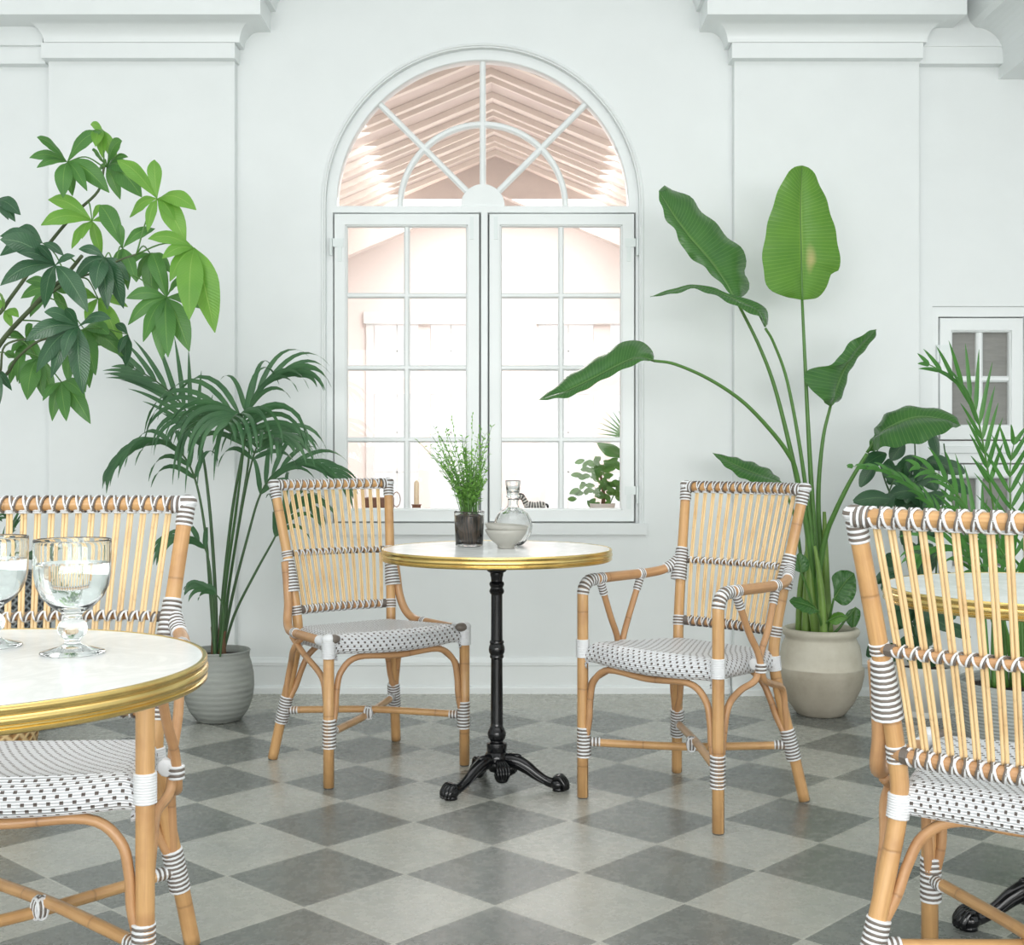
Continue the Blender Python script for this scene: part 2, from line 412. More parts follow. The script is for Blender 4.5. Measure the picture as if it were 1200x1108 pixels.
def pane_mat():
    t = NT('window_glass'); t.t.nodes.remove(t.p)
    a = t.n('ShaderNodeBsdfTransparent'); b = t.n('ShaderNodeBsdfGlossy'); b.inputs['Roughness'].default_value = 0.02
    fr = t.n('ShaderNodeFresnel'); fr.inputs[0].default_value = 1.35; mx = t.n('ShaderNodeMixShader')
    t.l(fr.outputs[0], mx.inputs[0]); t.l(a.outputs[0], mx.inputs[1]); t.l(b.outputs[0], mx.inputs[2]); t.l(mx.outputs[0], t.out.inputs[0]); return t.m
M['pane'] = pane_mat()
M['screen'] = ceramic_ribbed('grey_mesh_pane', srgb(134, 134, 130), srgb(150, 149, 145), 1400, 0.6, 0.3)  # opaque grey, the dark room behind is painted into the pane
M['bowl'] = simple('grey_stoneware_bowl', srgb(172, 170, 162), 0.4, 20, 0.06)
M['bowl_in'] = simple('dark_glaze', srgb(92, 88, 82), 0.4)
def soiljar():
    t = NT('soil_behind_glass'); c = t.coord(); f = t.noise(t.scale(c, (1, 1, 0.10)), 150, 4, 0.6)
    t.set(t.mix(t.ramp(f, 0.42, 0.66), srgb(26, 21, 18), srgb(104, 86, 70)), 0.8); return t.m
M['soiljar'] = soiljar()
def zebra():
    t = NT('zebra_stripes'); uv = t.n('ShaderNodeUVMap').outputs[0]; sp = t.n('ShaderNodeSeparateXYZ'); t.l(uv, sp.inputs[0])
    s_ = t.math('SINE', t.math('MULTIPLY', sp.outputs[1], 480)); t.set(t.mix(t.ramp(s_, -0.1, 0.1), srgb(50, 56, 52), srgb(205, 208, 202)), 0.5); return t.m
M['zebra'] = zebra()
M['wax'] = simple('cream_candle_wax', srgb(238, 222, 190), 0.5, 5, 0.02)
M['copper'] = simple('brushed_bronze', srgb(150, 112, 92), 0.35, 20, 0.1)
M['wood_brown'] = simple('brown_wood', srgb(128, 92, 72), 0.5, 12, 0.15)
M['shade'] = simple('pink_linen', srgb(206, 176, 164), 0.8, 40, 0.05)

# ------------------------------------------------------------------ room shell
WY = 5.37
def wx(u, Z=5.40): return (u - 600) * Z / FPX
def wz(v, Z=5.40): return EYE + (HOR - v) * Z / FPX
AC = (wx(565.5), wz(241))                      # centre of the arch
def arc(cx, cz, r, a0, a1, n): return [(cx + r * math.cos(a0 + (a1 - a0) * i / n), cz + r * math.sin(a0 + (a1 - a0) * i / n)) for i in range(n + 1)]
R0 = 184 / 272.8
def arch_loop(r, zb): return [(AC[0] - r, zb), (AC[0] + r, zb)] + arc(AC[0], AC[1], r, 0, PI, 48)
WB = wz(624)
small1 = rect(wx(1090), wx(1205), wz(524), wz(360)); small2 = rect(wx(1090), wx(1205), wz(690), wz(531))
# floor
mb = MB(); mb.box(-4.5, 4.5, -4.0, WY, -0.1, 0.0); struct(mb.build('floor', M['floor'], smooth=False))
struct(plate('wall_back', rect(-4.5, 4.5, 0, 3.9), [arch_loop(R0, WB), small1, small2], WY, WY + 0.12, M['wall']))
mb = MB(); mb.box(-4.6, -4.5, -4, WY, 0, 3.9); struct(mb.build('wall_left', M['wall'], smooth=False))
mb = MB(); mb.box(4.5, 4.6, -4, WY, 0, 3.9); struct(mb.build('wall_right', M['wall'], smooth=False))
# wall behind the camera with three tall openings to the daylight
struct(plate('wall_front', rect(-4.5, 4.5, 0, 3.9), [rect(x - 1.1, x + 1.1, 0.5, 3.4) for x in (-2.9, 0, 2.9)], -4.1, -4.0, M['wall']))
mb = MB()
for x in (-2.9, 0, 2.9):
    for k in (-0.37, 0.37): mb.box(x + k - 0.03, x + k + 0.03, -4.08, -4.03, 0.5, 3.4)
    for z in (1.2, 1.95, 2.7): mb.box(x - 1.1, x + 1.1, -4.08, -4.03, z - 0.025, z + 0.025)
struct(mb.build('window_4', M['trim'], smooth=False))
# glazed roof: rafters only, the sky above
mb = MB()
for i in range(8): mb.box(-4.5, 4.5, -3.6 + i * 1.2 - 0.04, -3.6 + i * 1.2 + 0.04, 3.9, 4.05)
for x in (-3, -1, 1, 3): mb.box(x - 0.03, x + 0.03, -4, WY, 4.05, 4.12)
mb.box(-4.5, 4.5, 3.3, WY + .12, 3.9, 4.05)      # unseen soffit strip, added to shade the upper wall
struct(mb.build('ceiling', M['trim'], smooth=False))

# baseboard with moulded top
def profile_run(mb, prof, x0, x1, y, mi=0):
    """prof: (out, z) list, extruded along x; out measured from y towards the camera"""
    P = [V((x, y - o, z)) for x in (x0, x1) for (o, z) in prof]; n = len(prof)
    F = [(i, i + 1, n + i + 1, n + i) for i in range(n - 1)]
    F += [tuple(reversed(range(n))), tuple(range(n, 2 * n))]
    mb.add(P, F, mi)
BB = [(0, 0), (0.032, 0), (0.032, 0.024), (0.028, 0.03), (0.018, 0.034), (0.018, 0.115), (0.022, 0.12), (0.022, 0.132), (0.014, 0.14), (0.008, 0.15), (0, 0.152)]
mb = MB()
for a, b, d in ((-4.5, -1.99, 0), (-1.99, -1.165, 0.05), (-1.165, 0.935, 0), (0.935, 1.745, 0.05), (1.745, 4.5, 0)): profile_run(mb, BB, a, b, WY - d)
struct(mb.build('baseboard_back', M['trim'], smooth=False))
# pilasters
mb = MB(); mb.box(-1.975, -1.18, WY - 0.05, WY + 0.01, 0, 2.72); struct(mb.build('trim_1', M['wall'], smooth=False, bevel=0.004))
mb = MB(); mb.box(0.945, 1.735, WY - 0.05, WY + 0.01, 0, 2.72); struct(mb.build('trim_2', M['wall'], smooth=False, bevel=0.004))
# capitals and cornices: mitred blocks
def mblock(mb, x0, x1, prof, y=WY):
    """moulded block against the wall; prof: (out, z) rising; each side grows by the same amount"""
    o0 = prof[0][0]; rings = []
    for o, z in prof:
        d = o - o0; rings.append([V((x0 - d, y, z)), V((x0 - d, y - o, z)), V((x1 + d, y - o, z)), V((x1 + d, y, z))])
    P = [p for r in rings for p in r]; F = []
    for i in range(len(rings) - 1):
        for j in range(3):
            a = i * 4 + j; F.append((a, a + 1, a + 5, a + 4))
    F.append((3, 2, 1, 0)); k = (len(rings) - 1) * 4; F.append((k, k + 1, k + 2, k + 3)); mb.add(P, F)
def cav(o0, z0, o1, z1, n=8):
    return [(o0 + (o1 - o0) * (1 - math.cos(t * PI / 2 / n)), z0 + (z1 - z0) * math.sin(t * PI / 2 / n)) for t in range(n + 1)]
CAP = [(0.10, 2.696), (0.10, 2.76)]
COVE = cav(0.10, 2.762, 0.165, 2.838)
CORO = [(0.22, 2.838), (0.22, 2.925)]
CORO2 = cav(0.22, 2.925, 0.33, 3.02) + [(0.36, 3.02), (0.36, 3.12)]
mb = MB()
mblock(mb, -1.986, -1.169, CAP); mblock(mb, -1.975, -1.15, COVE)
mb.box(-4.5, -1.986, WY - 0.05, WY, 2.688, 2.76); mb.box(-4.5, -1.99, WY - 0.07, WY, 2.76, 2.84)
mblock(mb, -4.5, -1.037, CORO); mblock(mb, -4.5, -1.015, CORO2)
struct(mb.build('trim_3', M['trim'], smooth=True, angle=30))
mb = MB()
mblock(mb, 0.928, 1.734, CAP); mblock(mb, 0.91, 1.75, COVE)
mb.box(1.734, 2.2, WY - 0.05, WY, 2.688, 2.76); mb.box(1.75, 2.2, WY - 0.055, WY, 2.76, 2.9)
mblock(mb, 0.805, 1.875, CORO); mblock(mb, 0.79, 1.88, CORO2)
struct(mb.build('trim_4', M['trim'], smooth=True, angle=30))
# cornice of the beam that runs out from the wall at the right
mb = MB()
prof = [(2.09, 2.635), (2.09, 2.70)] + [(2.09 - 0.12 * (1 - math.cos(t * PI / 16)), 2.72 + 0.12 * math.sin(t * PI / 16)) for t in range(9)] + [(1.95, 2.86), (1.92, 2.93), (1.86, 3.0), (1.86, 3.12), (3.2, 3.12), (3.2, 2.635)]
n = len(prof); P = [V((x, y, z)) for y in (3.0, WY) for (x, z) in prof]
mb.add(P, [(i, (i + 1) % n, n + (i + 1) % n, n + i) for i in range(n)] + [tuple(range(n)), tuple(reversed(range(n, 2 * n)))])
struct(mb.build('trim_5', M['trim'], smooth=False))
# architrave fillet round the arch
mb = MB()
ring = arch_loop(R0 + 0.012, WB - 0.02)[2:]
sweep(mb, [V((x, WY - 0.002, z)) for x, z in [(AC[0] + R0 + .012, WB)] + ring + [(AC[0] - R0 - .012, WB)]], 0.007, 8)
mb.box(wx(381) - 0.04, wx(757), WY - 0.02, WY + 0.02, wz(626), wz(613) )
struct(mb.build('trim_6', M['wall'], smooth=True, angle=40))

# ---- arched window
FY = WY + 0.035
win = struct(empty('window_1', (0, 0, 0)))
r_in = 171 / 271.3
holes = [[(AC[0] - r_in, wz(241))] + [(AC[0] + r_in, wz(241))] + arc(AC[0], AC[1], r_in, 0, PI, 48)[1:-1],
         rect(wx(390), wx(563.5), wz(613.5), wz(249)), rect(wx(571.5), wx(745), wz(613.5), wz(249))]
plate('window_frame', arch_loop(R0 + 0.004, WB - 0.002), holes, FY, FY + 0.07, M['trim'], win, 0.004)
mb = MB(); cx, cz = AC; hy = FY + 0.015
def bar(mb, p, q, wd, y0, y1):
    p = V((p[0], 0, p[1])); q = V((q[0], 0, q[1])); d = (q - p).normalized(); s_ = V((d.z, 0, -d.x)) * wd / 2
    c = [p - s_, p + s_, q + s_, q - s_]; ch = 0.25
    P = [V((a.x, y1, a.z)) for a in c] + [V((a.x, y0 + 0.008, a.z)) for a in c]
    s2 = s_ * 0.45; c2 = [p - s2, p + s2, q + s2, q - s2]; P += [V((a.x, y0, a.z)) for a in c2]
    F = []
    for k in (0, 4):
        for j in range(4): F.append((k + j, k + (j + 1) % 4, k + 4 + (j + 1) % 4, k + 4 + j))
    F += [(8, 9, 10, 11), (3, 2, 1, 0)]; mb.add(P, F)
for a in (PI / 2, PI / 4, 3 * PI / 4):
    bar(mb, (cx + 0.05 * math.cos(a), cz + 0.05 * math.sin(a)), (cx + (r_in + .01) * math.cos(a), cz + (r_in + .01) * math.sin(a)), 0.026, hy, hy + 0.03)
A = arc(cx, cz, 97.5 / 271.3, 0, PI, 40)
for i in range(40): bar(mb, A[i], A[i + 1], 0.026, hy + 0.0012, hy + 0.0312)
hub = arc(cx, cz, 26 / 271.3, 0, PI, 20); nH = len(hub)
mb.add([V((x, y, z)) for y in (hy - 0.006, hy + 0.03) for x, z in hub], [tuple(range(nH)), tuple(reversed(range(nH, 2 * nH)))] + [(i, i + nH, (i + 1) % nH + nH, (i + 1) % nH) for i in range(nH)])
mb.build('glazing_bars', M['trim'], win, smooth=False)
mb = MB(); pl = holes[0]; mb.add([V((x, FY + 0.035, z)) for x, z in pl], [tuple(range(len(pl)))]); mb.build('pane', M['pane'], win, smooth=False)
mb = MB()
for u0, u1 in ((389, 564), (571, 746)):
    o_, i_ = rect(wx(u0), wx(u1), wz(614.5), wz(248)), rect(wx(u0 + 5), wx(u1 - 5), wz(609), wz(253))
    for a in range(4):
        b = (a + 1) % 4; mb.add([V((q[0], FY + 0.05, q[1])) for q in (o_[a], o_[b], i_[b], i_[a])], [(0, 1, 2, 3)])
mb.build('gap_strip', M['gap'], win, smooth=False)  # grey strip behind the open sash gap, its shade put into the colour
def sash(parent, u0, u1, v0, v1, pu0, pu1, pv0, pv1, ubars, vbars, FY=FY, bw=7.0, paneM='pane'):
    s_ = plate('sash', rect(wx(u0), wx(u1), wz(v1), wz(v0)), [rect(wx(pu0), wx(pu1), wz(pv1), wz(pv0))], FY - 0.014, FY + 0.04, M['trim'], parent, 0.003)
    mb = MB(); b = bw / 271.3
    for u in ubars: bar(mb, (wx(u), wz(pv1) - .005), (wx(u), wz(pv0) + .005), b, FY, FY + 0.03)
    for v in vbars: bar(mb, (wx(pu0) - .005, wz(v)), (wx(pu1) + .005, wz(v)), b * 0.9, FY + 0.0012, FY + 0.0312)
    # inner bead
    for (a, c, d, e) in ((pu0, pu1, pv0, pv0), (pu0, pu1, pv1, pv1)): bar(mb, (wx(a), wz(d)), (wx(c), wz(e)), 0.016, FY - 0.006, FY + 0.02)
    for (a, d, e) in ((pu0, pv1, pv0), (pu1, pv1, pv0)): bar(mb, (wx(a), wz(d)), (wx(a), wz(e)), 0.016, FY - 0.006, FY + 0.02)
    mb.build('glazing_bars', M['trim'], s_, smooth=False)
    mb = MB(); mb.add([V((x, FY + 0.022, z)) for x, z in rect(wx(pu0) - .003, wx(pu1) + .003, wz(pv1) - .003, wz(pv0) + .003)], [(0, 1, 2, 3)])
    mb.build('pane', M[paneM], s_, smooth=False)
    return s_
def hinge(parent, u, v, side, FY=FY):
    mb = MB(); x, z = wx(u), wz(v); d = side
    mb.box(min(x, x - d * 0.045), max(x, x - d * 0.045), FY - 0.019, FY - 0.013, z - 0.018, z + 0.018)
    mb.box(min(x - d * 0.02, x - d * 0.038), max(x - d * 0.02, x - d * 0.038), FY - 0.018, FY - 0.013, z - 0.08, z)
    sweep(mb, [V((x + d * 0.008, FY - 0.02, z - 0.055)), V((x + d * 0.008, FY - 0.02, z + 0.018))], 0.0065, 10)
    mb.build('hinge', M['metal_white'], parent, smooth=False)
sl_ = sash(win, 392, 561.5, 251, 611.5, 405, 548, 264, 598, [476.5], [346, 431, 515.5])
sr_ = sash(win, 573.5, 743, 251, 611.5, 586, 729, 264, 598, [657.5], [346, 431, 515.5])
for v in (285, 575): hinge(sl_, 390.5, v, -1); hinge(sr_, 744.5, v, 1)
mb = MB()
for u in (553, 581):
    x = wx(u); mb.box(x - .008, x + .008, FY - 0.019, FY - 0.013, wz(281), wz(255))
mb.build('corner_plate', M['metal_white'], win, smooth=False)

# ---- small side windows
for k, (va, vb, n) in enumerate(((360, 524, 2), (531, 690, 3))):
    wn = struct(empty('window_%d' % n, (0, 0, 0)))
    plate('window_frame', rect(wx(1089), wx(1206), wz(vb), wz(va)), [rect(wx(1098), wx(1198), wz(vb - 7), wz(va + 12))], WY + 0.01, WY + 0.08, M['trim'], wn, 0.003)
    s_ = sash(wn, 1099.5, 1196.5, va + 13.5, vb - 8.5, 1113, 1183, va + 28, vb - 24, [1147.5], [(va + vb) / 2 + 2.5], WY + 0.02, 8, 'screen')
    hinge(s_, 1098.5, va + 50, -1, WY + 0.02)

# ------------------------------------------------------------------ room behind the window
BY0, BY1 = WY + 0.12, 10.4
mb = MB(); mb.box(-3.2, 3.4, BY0, BY1 + 0.1, -0.1, 0.0); struct(mb.build('floor', M['peach'], smooth=False))
apex = 3.35; hw = 3.3; slope = 0.42; mid = wx(565.5)
op = []
for (x0, x1) in ((-1.15, -0.78), (-0.68, -0.32), (0.28, 0.68), (0.82, 1.25), (-2.4, -1.7), (1.8, 2.4)): op.append(rect(x0, x1, 1.66, 2.1)); op.append(rect(x0, x1, 0.55, 1.52))
gable = [(-3.2, 0), (3.4, 0), (3.4, apex - slope * (3.4 - mid)), (mid, apex), (-3.2, apex - slope * (3.2 + mid))]
struct(plate('wall_far', gable, op, BY1, BY1 + 0.1, M['peach']))
mb = MB(); mb.box(-3.3, -3.2, BY0, BY1, 0, 2.1)
struct(mb.build('wall_far_left', M['peach'], smooth=False))
mb = MB(); mb.box(3.4, 3.5, BY0, BY1, 0, 2.1); struct(mb.build('wall_far_right', M['peach'], smooth=False))
struct(plate('wall_far_back', gable, [arch_loop(R0 + .03, WB - .03)], BY0 - 0.005, BY0 + 0.02, M['peach']))
mb = MB()
for sgn in (-1, 1):
    x1 = -3.3 if sgn < 0 else 3.5; z1 = apex - slope * abs(x1 - mid)
    mb.add([V((mid, BY0, apex)), V((mid, BY1 + .1, apex)), V((x1, BY1 + .1, z1)), V((x1, BY0, z1)), V((mid, BY0, apex + .06)), V((mid, BY1 + .1, apex + .06)), V((x1, BY1 + .1, z1 + .06)), V((x1, BY0, z1 + .06))],
           [(0, 1, 2, 3), (7, 6, 5, 4), (3, 2, 6, 7), (0, 3, 7, 4), (1, 5, 6, 2)])
struct(mb.build('ceiling', M['lining'], smooth=False))
mb = MB(); random.seed(4)
y = 6.0
while y < BY1:
    wd = random.choice((0.03, 0.05, 0.08))
    for sgn in (-1, 1):
        x1 = -3.2 if sgn < 0 else 3.4; z1 = apex - slope * abs(x1 - mid)
        mb.add([V((mid, y, apex - .001)), V((mid, y + wd, apex - .001)), V((x1, y + wd, z1 - .001)), V((x1, y, z1 - .001)), V((mid, y, apex - .04)), V((mid, y + wd, apex - .04)), V((x1, y + wd, z1 - .04)), V((x1, y, z1 - .04))],
               [(4, 7, 6, 5), (0, 4, 5, 1), (0, 3, 7, 4), (1, 5, 6, 2)])
    y += random.choice((0.16, 0.26, 0.34))
struct(mb.build('trim_7', M['batten'], smooth=False))
mb = MB()                                            # tie beam in front of the gable
for sgn in (-1, 1):
    x1 = -3.2 if sgn < 0 else 3.4; z1 = apex - 0.32 - slope * abs(x1 - mid)
    mb.add([V((mid, 9.7, apex - .02)), V((mid, 9.7, apex - .30)), V((x1, 9.7, z1)), V((x1, 9.7, z1 + .25)), V((mid, 9.8, apex - .02)), V((mid, 9.8, apex - .30)), V((x1, 9.8, z1)), V((x1, 9.8, z1 + .25))],
           [(0, 1, 2, 3), (7, 6, 5, 4), (1, 5, 6, 2)])
struct(mb.build('trim_8', M['lining'], smooth=False))
mb = MB()
for (x0, x1) in ((-1.15, -0.32), (0.28, 1.25)):
    c = (x0 + x1) / 2
    mb.box(x0 - .06, x0, BY1 - .03, BY1, 0.5, 2.16); mb.box(x1, x1 + .06, BY1 - .03, BY1, 0.5, 2.16); mb.box(x0 - .08, x1 + .08, BY1 - .05, BY1, 2.1, 2.2)
    for a in (x0 + .19, x1 - .19):
        mb.box(a - .006, a + .006, BY1 + .04, BY1 + .05, .55, 2.1)
    for z in (0.87, 1.2, 1.88): mb.box(x0, x1, BY1 + .04, BY1 + .05, z - .006, z + .006)
struct(mb.build('window_5', M['trim'], smooth=False))

# ------------------------------------------------------------------ rattan chairs
ZS = 0.44
def rear_path(s, k=6):
    return catmull([(.237 * s, .257, 0.004), (.217 * s, .232, 0.14), (.192 * s, .203, 0.30), (.178 * s, .188, 0.41), (.180 * s, .193, 0.50), (.196 * s, .228, 0.68), (.221 * s, .286, 0.932)], k)
def at_z(path, z):
    for a, b in zip(path, path[1:]):
        if (a.z - z) * (b.z - z) <= 0 and a.z != b.z: return a.lerp(b, (z - a.z) / (b.z - a.z))
    return path[-1]
def seg_z(path, z0, z1, n=4):
    return [at_z(path, z0 + (z1 - z0) * i / n) for i in range(n + 1)]
def cord_wrap(name, pts, r, parent, pitch=0.0052, cols=('cord_white', 'cord_grey'), ratio=1.0, r_end=None, n=12, flat=1.0, up=None):
    """cord wound round a rod: ridges of alternating colour along pts"""
    pts = [V(p) for p in pts]; L = sum((b - a).length for a, b in zip(pts, pts[1:]))
    k = max(2, round(L / pitch)); k += 1 - k % 2
    P, Rr, mi = [], [], []
    def pos(t):
        d = t * L
        for a, b in zip(pts, pts[1:]):
            l = (b - a).length
            if d <= l or b is pts[-1]: return a.lerp(b, d / l)
            d -= l
        return pts[-1]
    for i in range(k):
        for q, (f, dr) in enumerate(((0.0, -0.0024), (0.28, 0.0), (0.72, 0.0))):
            t = (i + f) / k; P.append(pos(t)); base = r + ((r_end - r) * t if r_end else 0); Rr.append(base + dr); mi.append(i % 2)
    P.append(pos(1)); Rr.append((r_end or r) - 0.0014)
    mb = MB(); sweep(mb, P, Rr, n, mis=mi + [0], flat=flat, up=up)
    return mb.build(name, [M[c] for c in cols], parent)
def helix_pts(path, r, turns, phase, hand, t0=0.0, t1=1.0, steps=14, flat=1.0, oy=0.0, ry=1.0):
    """path: smooth list; returns cord centreline wound on the rail (rail roughly along x)"""
    out = []; N = int(turns * steps)
    for i in range(N + 1):
        t = t0 + (t1 - t0) * i / N; x = t * (len(path) - 1); j = min(int(x), len(path) - 2); p = path[j].lerp(path[j + 1], x - j)
        a = phase + hand * 2 * PI * turns * i / N
        out.append(p + V((0, oy + math.cos(a) * r * ry, math.sin(a) * r * flat)))
    return out
def bow(s, z, inset=0.0, bowd=0.035, sag=0.0, n=12):
    """rail between the two rear posts at height z"""
    p = at_z(rear_path(1), z); out = []
    for i in range(n + 1):
        t = -1 + 2 * i / n; out.append(V((t * (p.x - inset), p.y + bowd * (1 - t * t), z - sag * (1 - t * t))))
    return out

def arch(p0, p1, z0, ztop, r=0.07, drop=0.0, k=5):
    """bent rod: up beside p0, across at ztop, down beside p1"""
    a0, a1 = V((p0[0], p0[1], z0)), V((p1[0], p1[1], z0))
    if len(p0) > 2: a0 = V(p0); a1 = V(p1)
    d = (a1 - a0); d.z = 0; d.normalize()
    b0 = V((a0.x, a0.y, ztop - r * 1.6)); b1 = V((a1.x, a1.y, ztop - r * 1.6))
    return catmull([a0 - d * .012, a0.lerp(b0, .5), b0 + d * 0.004, b0 + d * r * 0.32 + V((0, 0, r * .95)), b0 + d * r * 1.25 + V((0, 0, r * 1.58)), (b0 + b1) / 2 + V((0, 0, r * 1.6 - drop)),
                    b1 - d * r * 1.25 + V((0, 0, r * 1.58)), b1 - d * r * 0.32 + V((0, 0, r * .95)), b1 - d * 0.004, a1.lerp(b1, .5), a1 + d * .012], k)

def make_seat(root, armchair):
    mb = MB(); nx, ny, e = 44, 40, 7
    fr = .236 if armchair else .232; rr = .172; yf, yb = -.190, .178; top = .468; rad = .036; depth = .068
    def f(a):   # parametric coordinate beyond 1 rolls over the rim
        s = 1 if a >= 0 else -1; x = abs(a)
        if x <= 1: return a, 0.0
        q = (x - 1); return s * 1.0, q
    def roll(q):
        # q = arc length in metres past the rim; quarter round then straight down then tuck in
        q1 = rad * PI / 2
        if q < q1: th = q / rad; return rad * math.sin(th), rad * (1 - math.cos(th))
        q2 = q - q1; st = depth - 2 * rad + 0.014
        if q2 < st: return rad, rad + q2
        th = min((q2 - st) / 0.014, PI / 2 + .4); return rad - 0.014 + 0.014 * math.cos(th), rad + st + 0.014 * math.sin(th)
    arcL = rad * PI / 2 + depth - 2 * rad + 0.014 + 0.02
    AX = [(-1 - arcL * (e - i) / e) for i in range(e)] + [-1 + 2 * i / nx for i in range(nx + 1)] + [1 + arcL * (i + 1) / e for i in range(e)]
    AY = [(-1 - arcL * (e - i) / e) for i in range(e)] + [-1 + 2 * i / ny for i in range(ny + 1)] + [1 + arcL * (i + 1) / e for i in range(e)]
    vs, uvs, W = [], [], len(AX)
    for b in AY:
        ty, qy = f(b); oy, dy = roll(qy) if qy else (0, 0)
        y0 = yf + rad; y1 = yb - rad * .6
        for a in AX:
            tx, qx = f(a); ox, dx = roll(qx) if qx else (0, 0)
            k = (ty + 1) / 2; hw_ = (fr - rad) + ((rr - rad * .6) - (fr - rad)) * k
            x = tx * hw_ + math.copysign(ox, tx) if qx else tx * hw_
            yy = y0 + (y1 - y0) * k
            if qy: yy += math.copysign(oy, ty)
            bulge = (1 - tx * tx) * 0.022 * max(0, 1 - k * 2.2)
            yy -= bulge
            z = top - .014 * k - max(dx, dy) - 0.010 * (1 - tx * tx) * (1 - ty * ty) - (0.006 * (1 - tx * tx) if qy and ty < 0 else 0)
            if qx and qy:
                z = top - .014 * k - min(depth + .01, math.hypot(dx, dy))
            vs.append(V((x, yy, z)))
            uvs.append((tx * 0.2 + math.copysign(qx, tx), ty * 0.18 + math.copysign(qy, ty)))
    fs = [(j * W + i, j * W + i + 1, (j + 1) * W + i + 1, (j + 1) * W + i) for j in range(len(AY) - 1) for i in range(W - 1)]
    mb.add(vs, fs, 0, uvs)
    o = mb.build('seat', M['weave'], root)
    return o

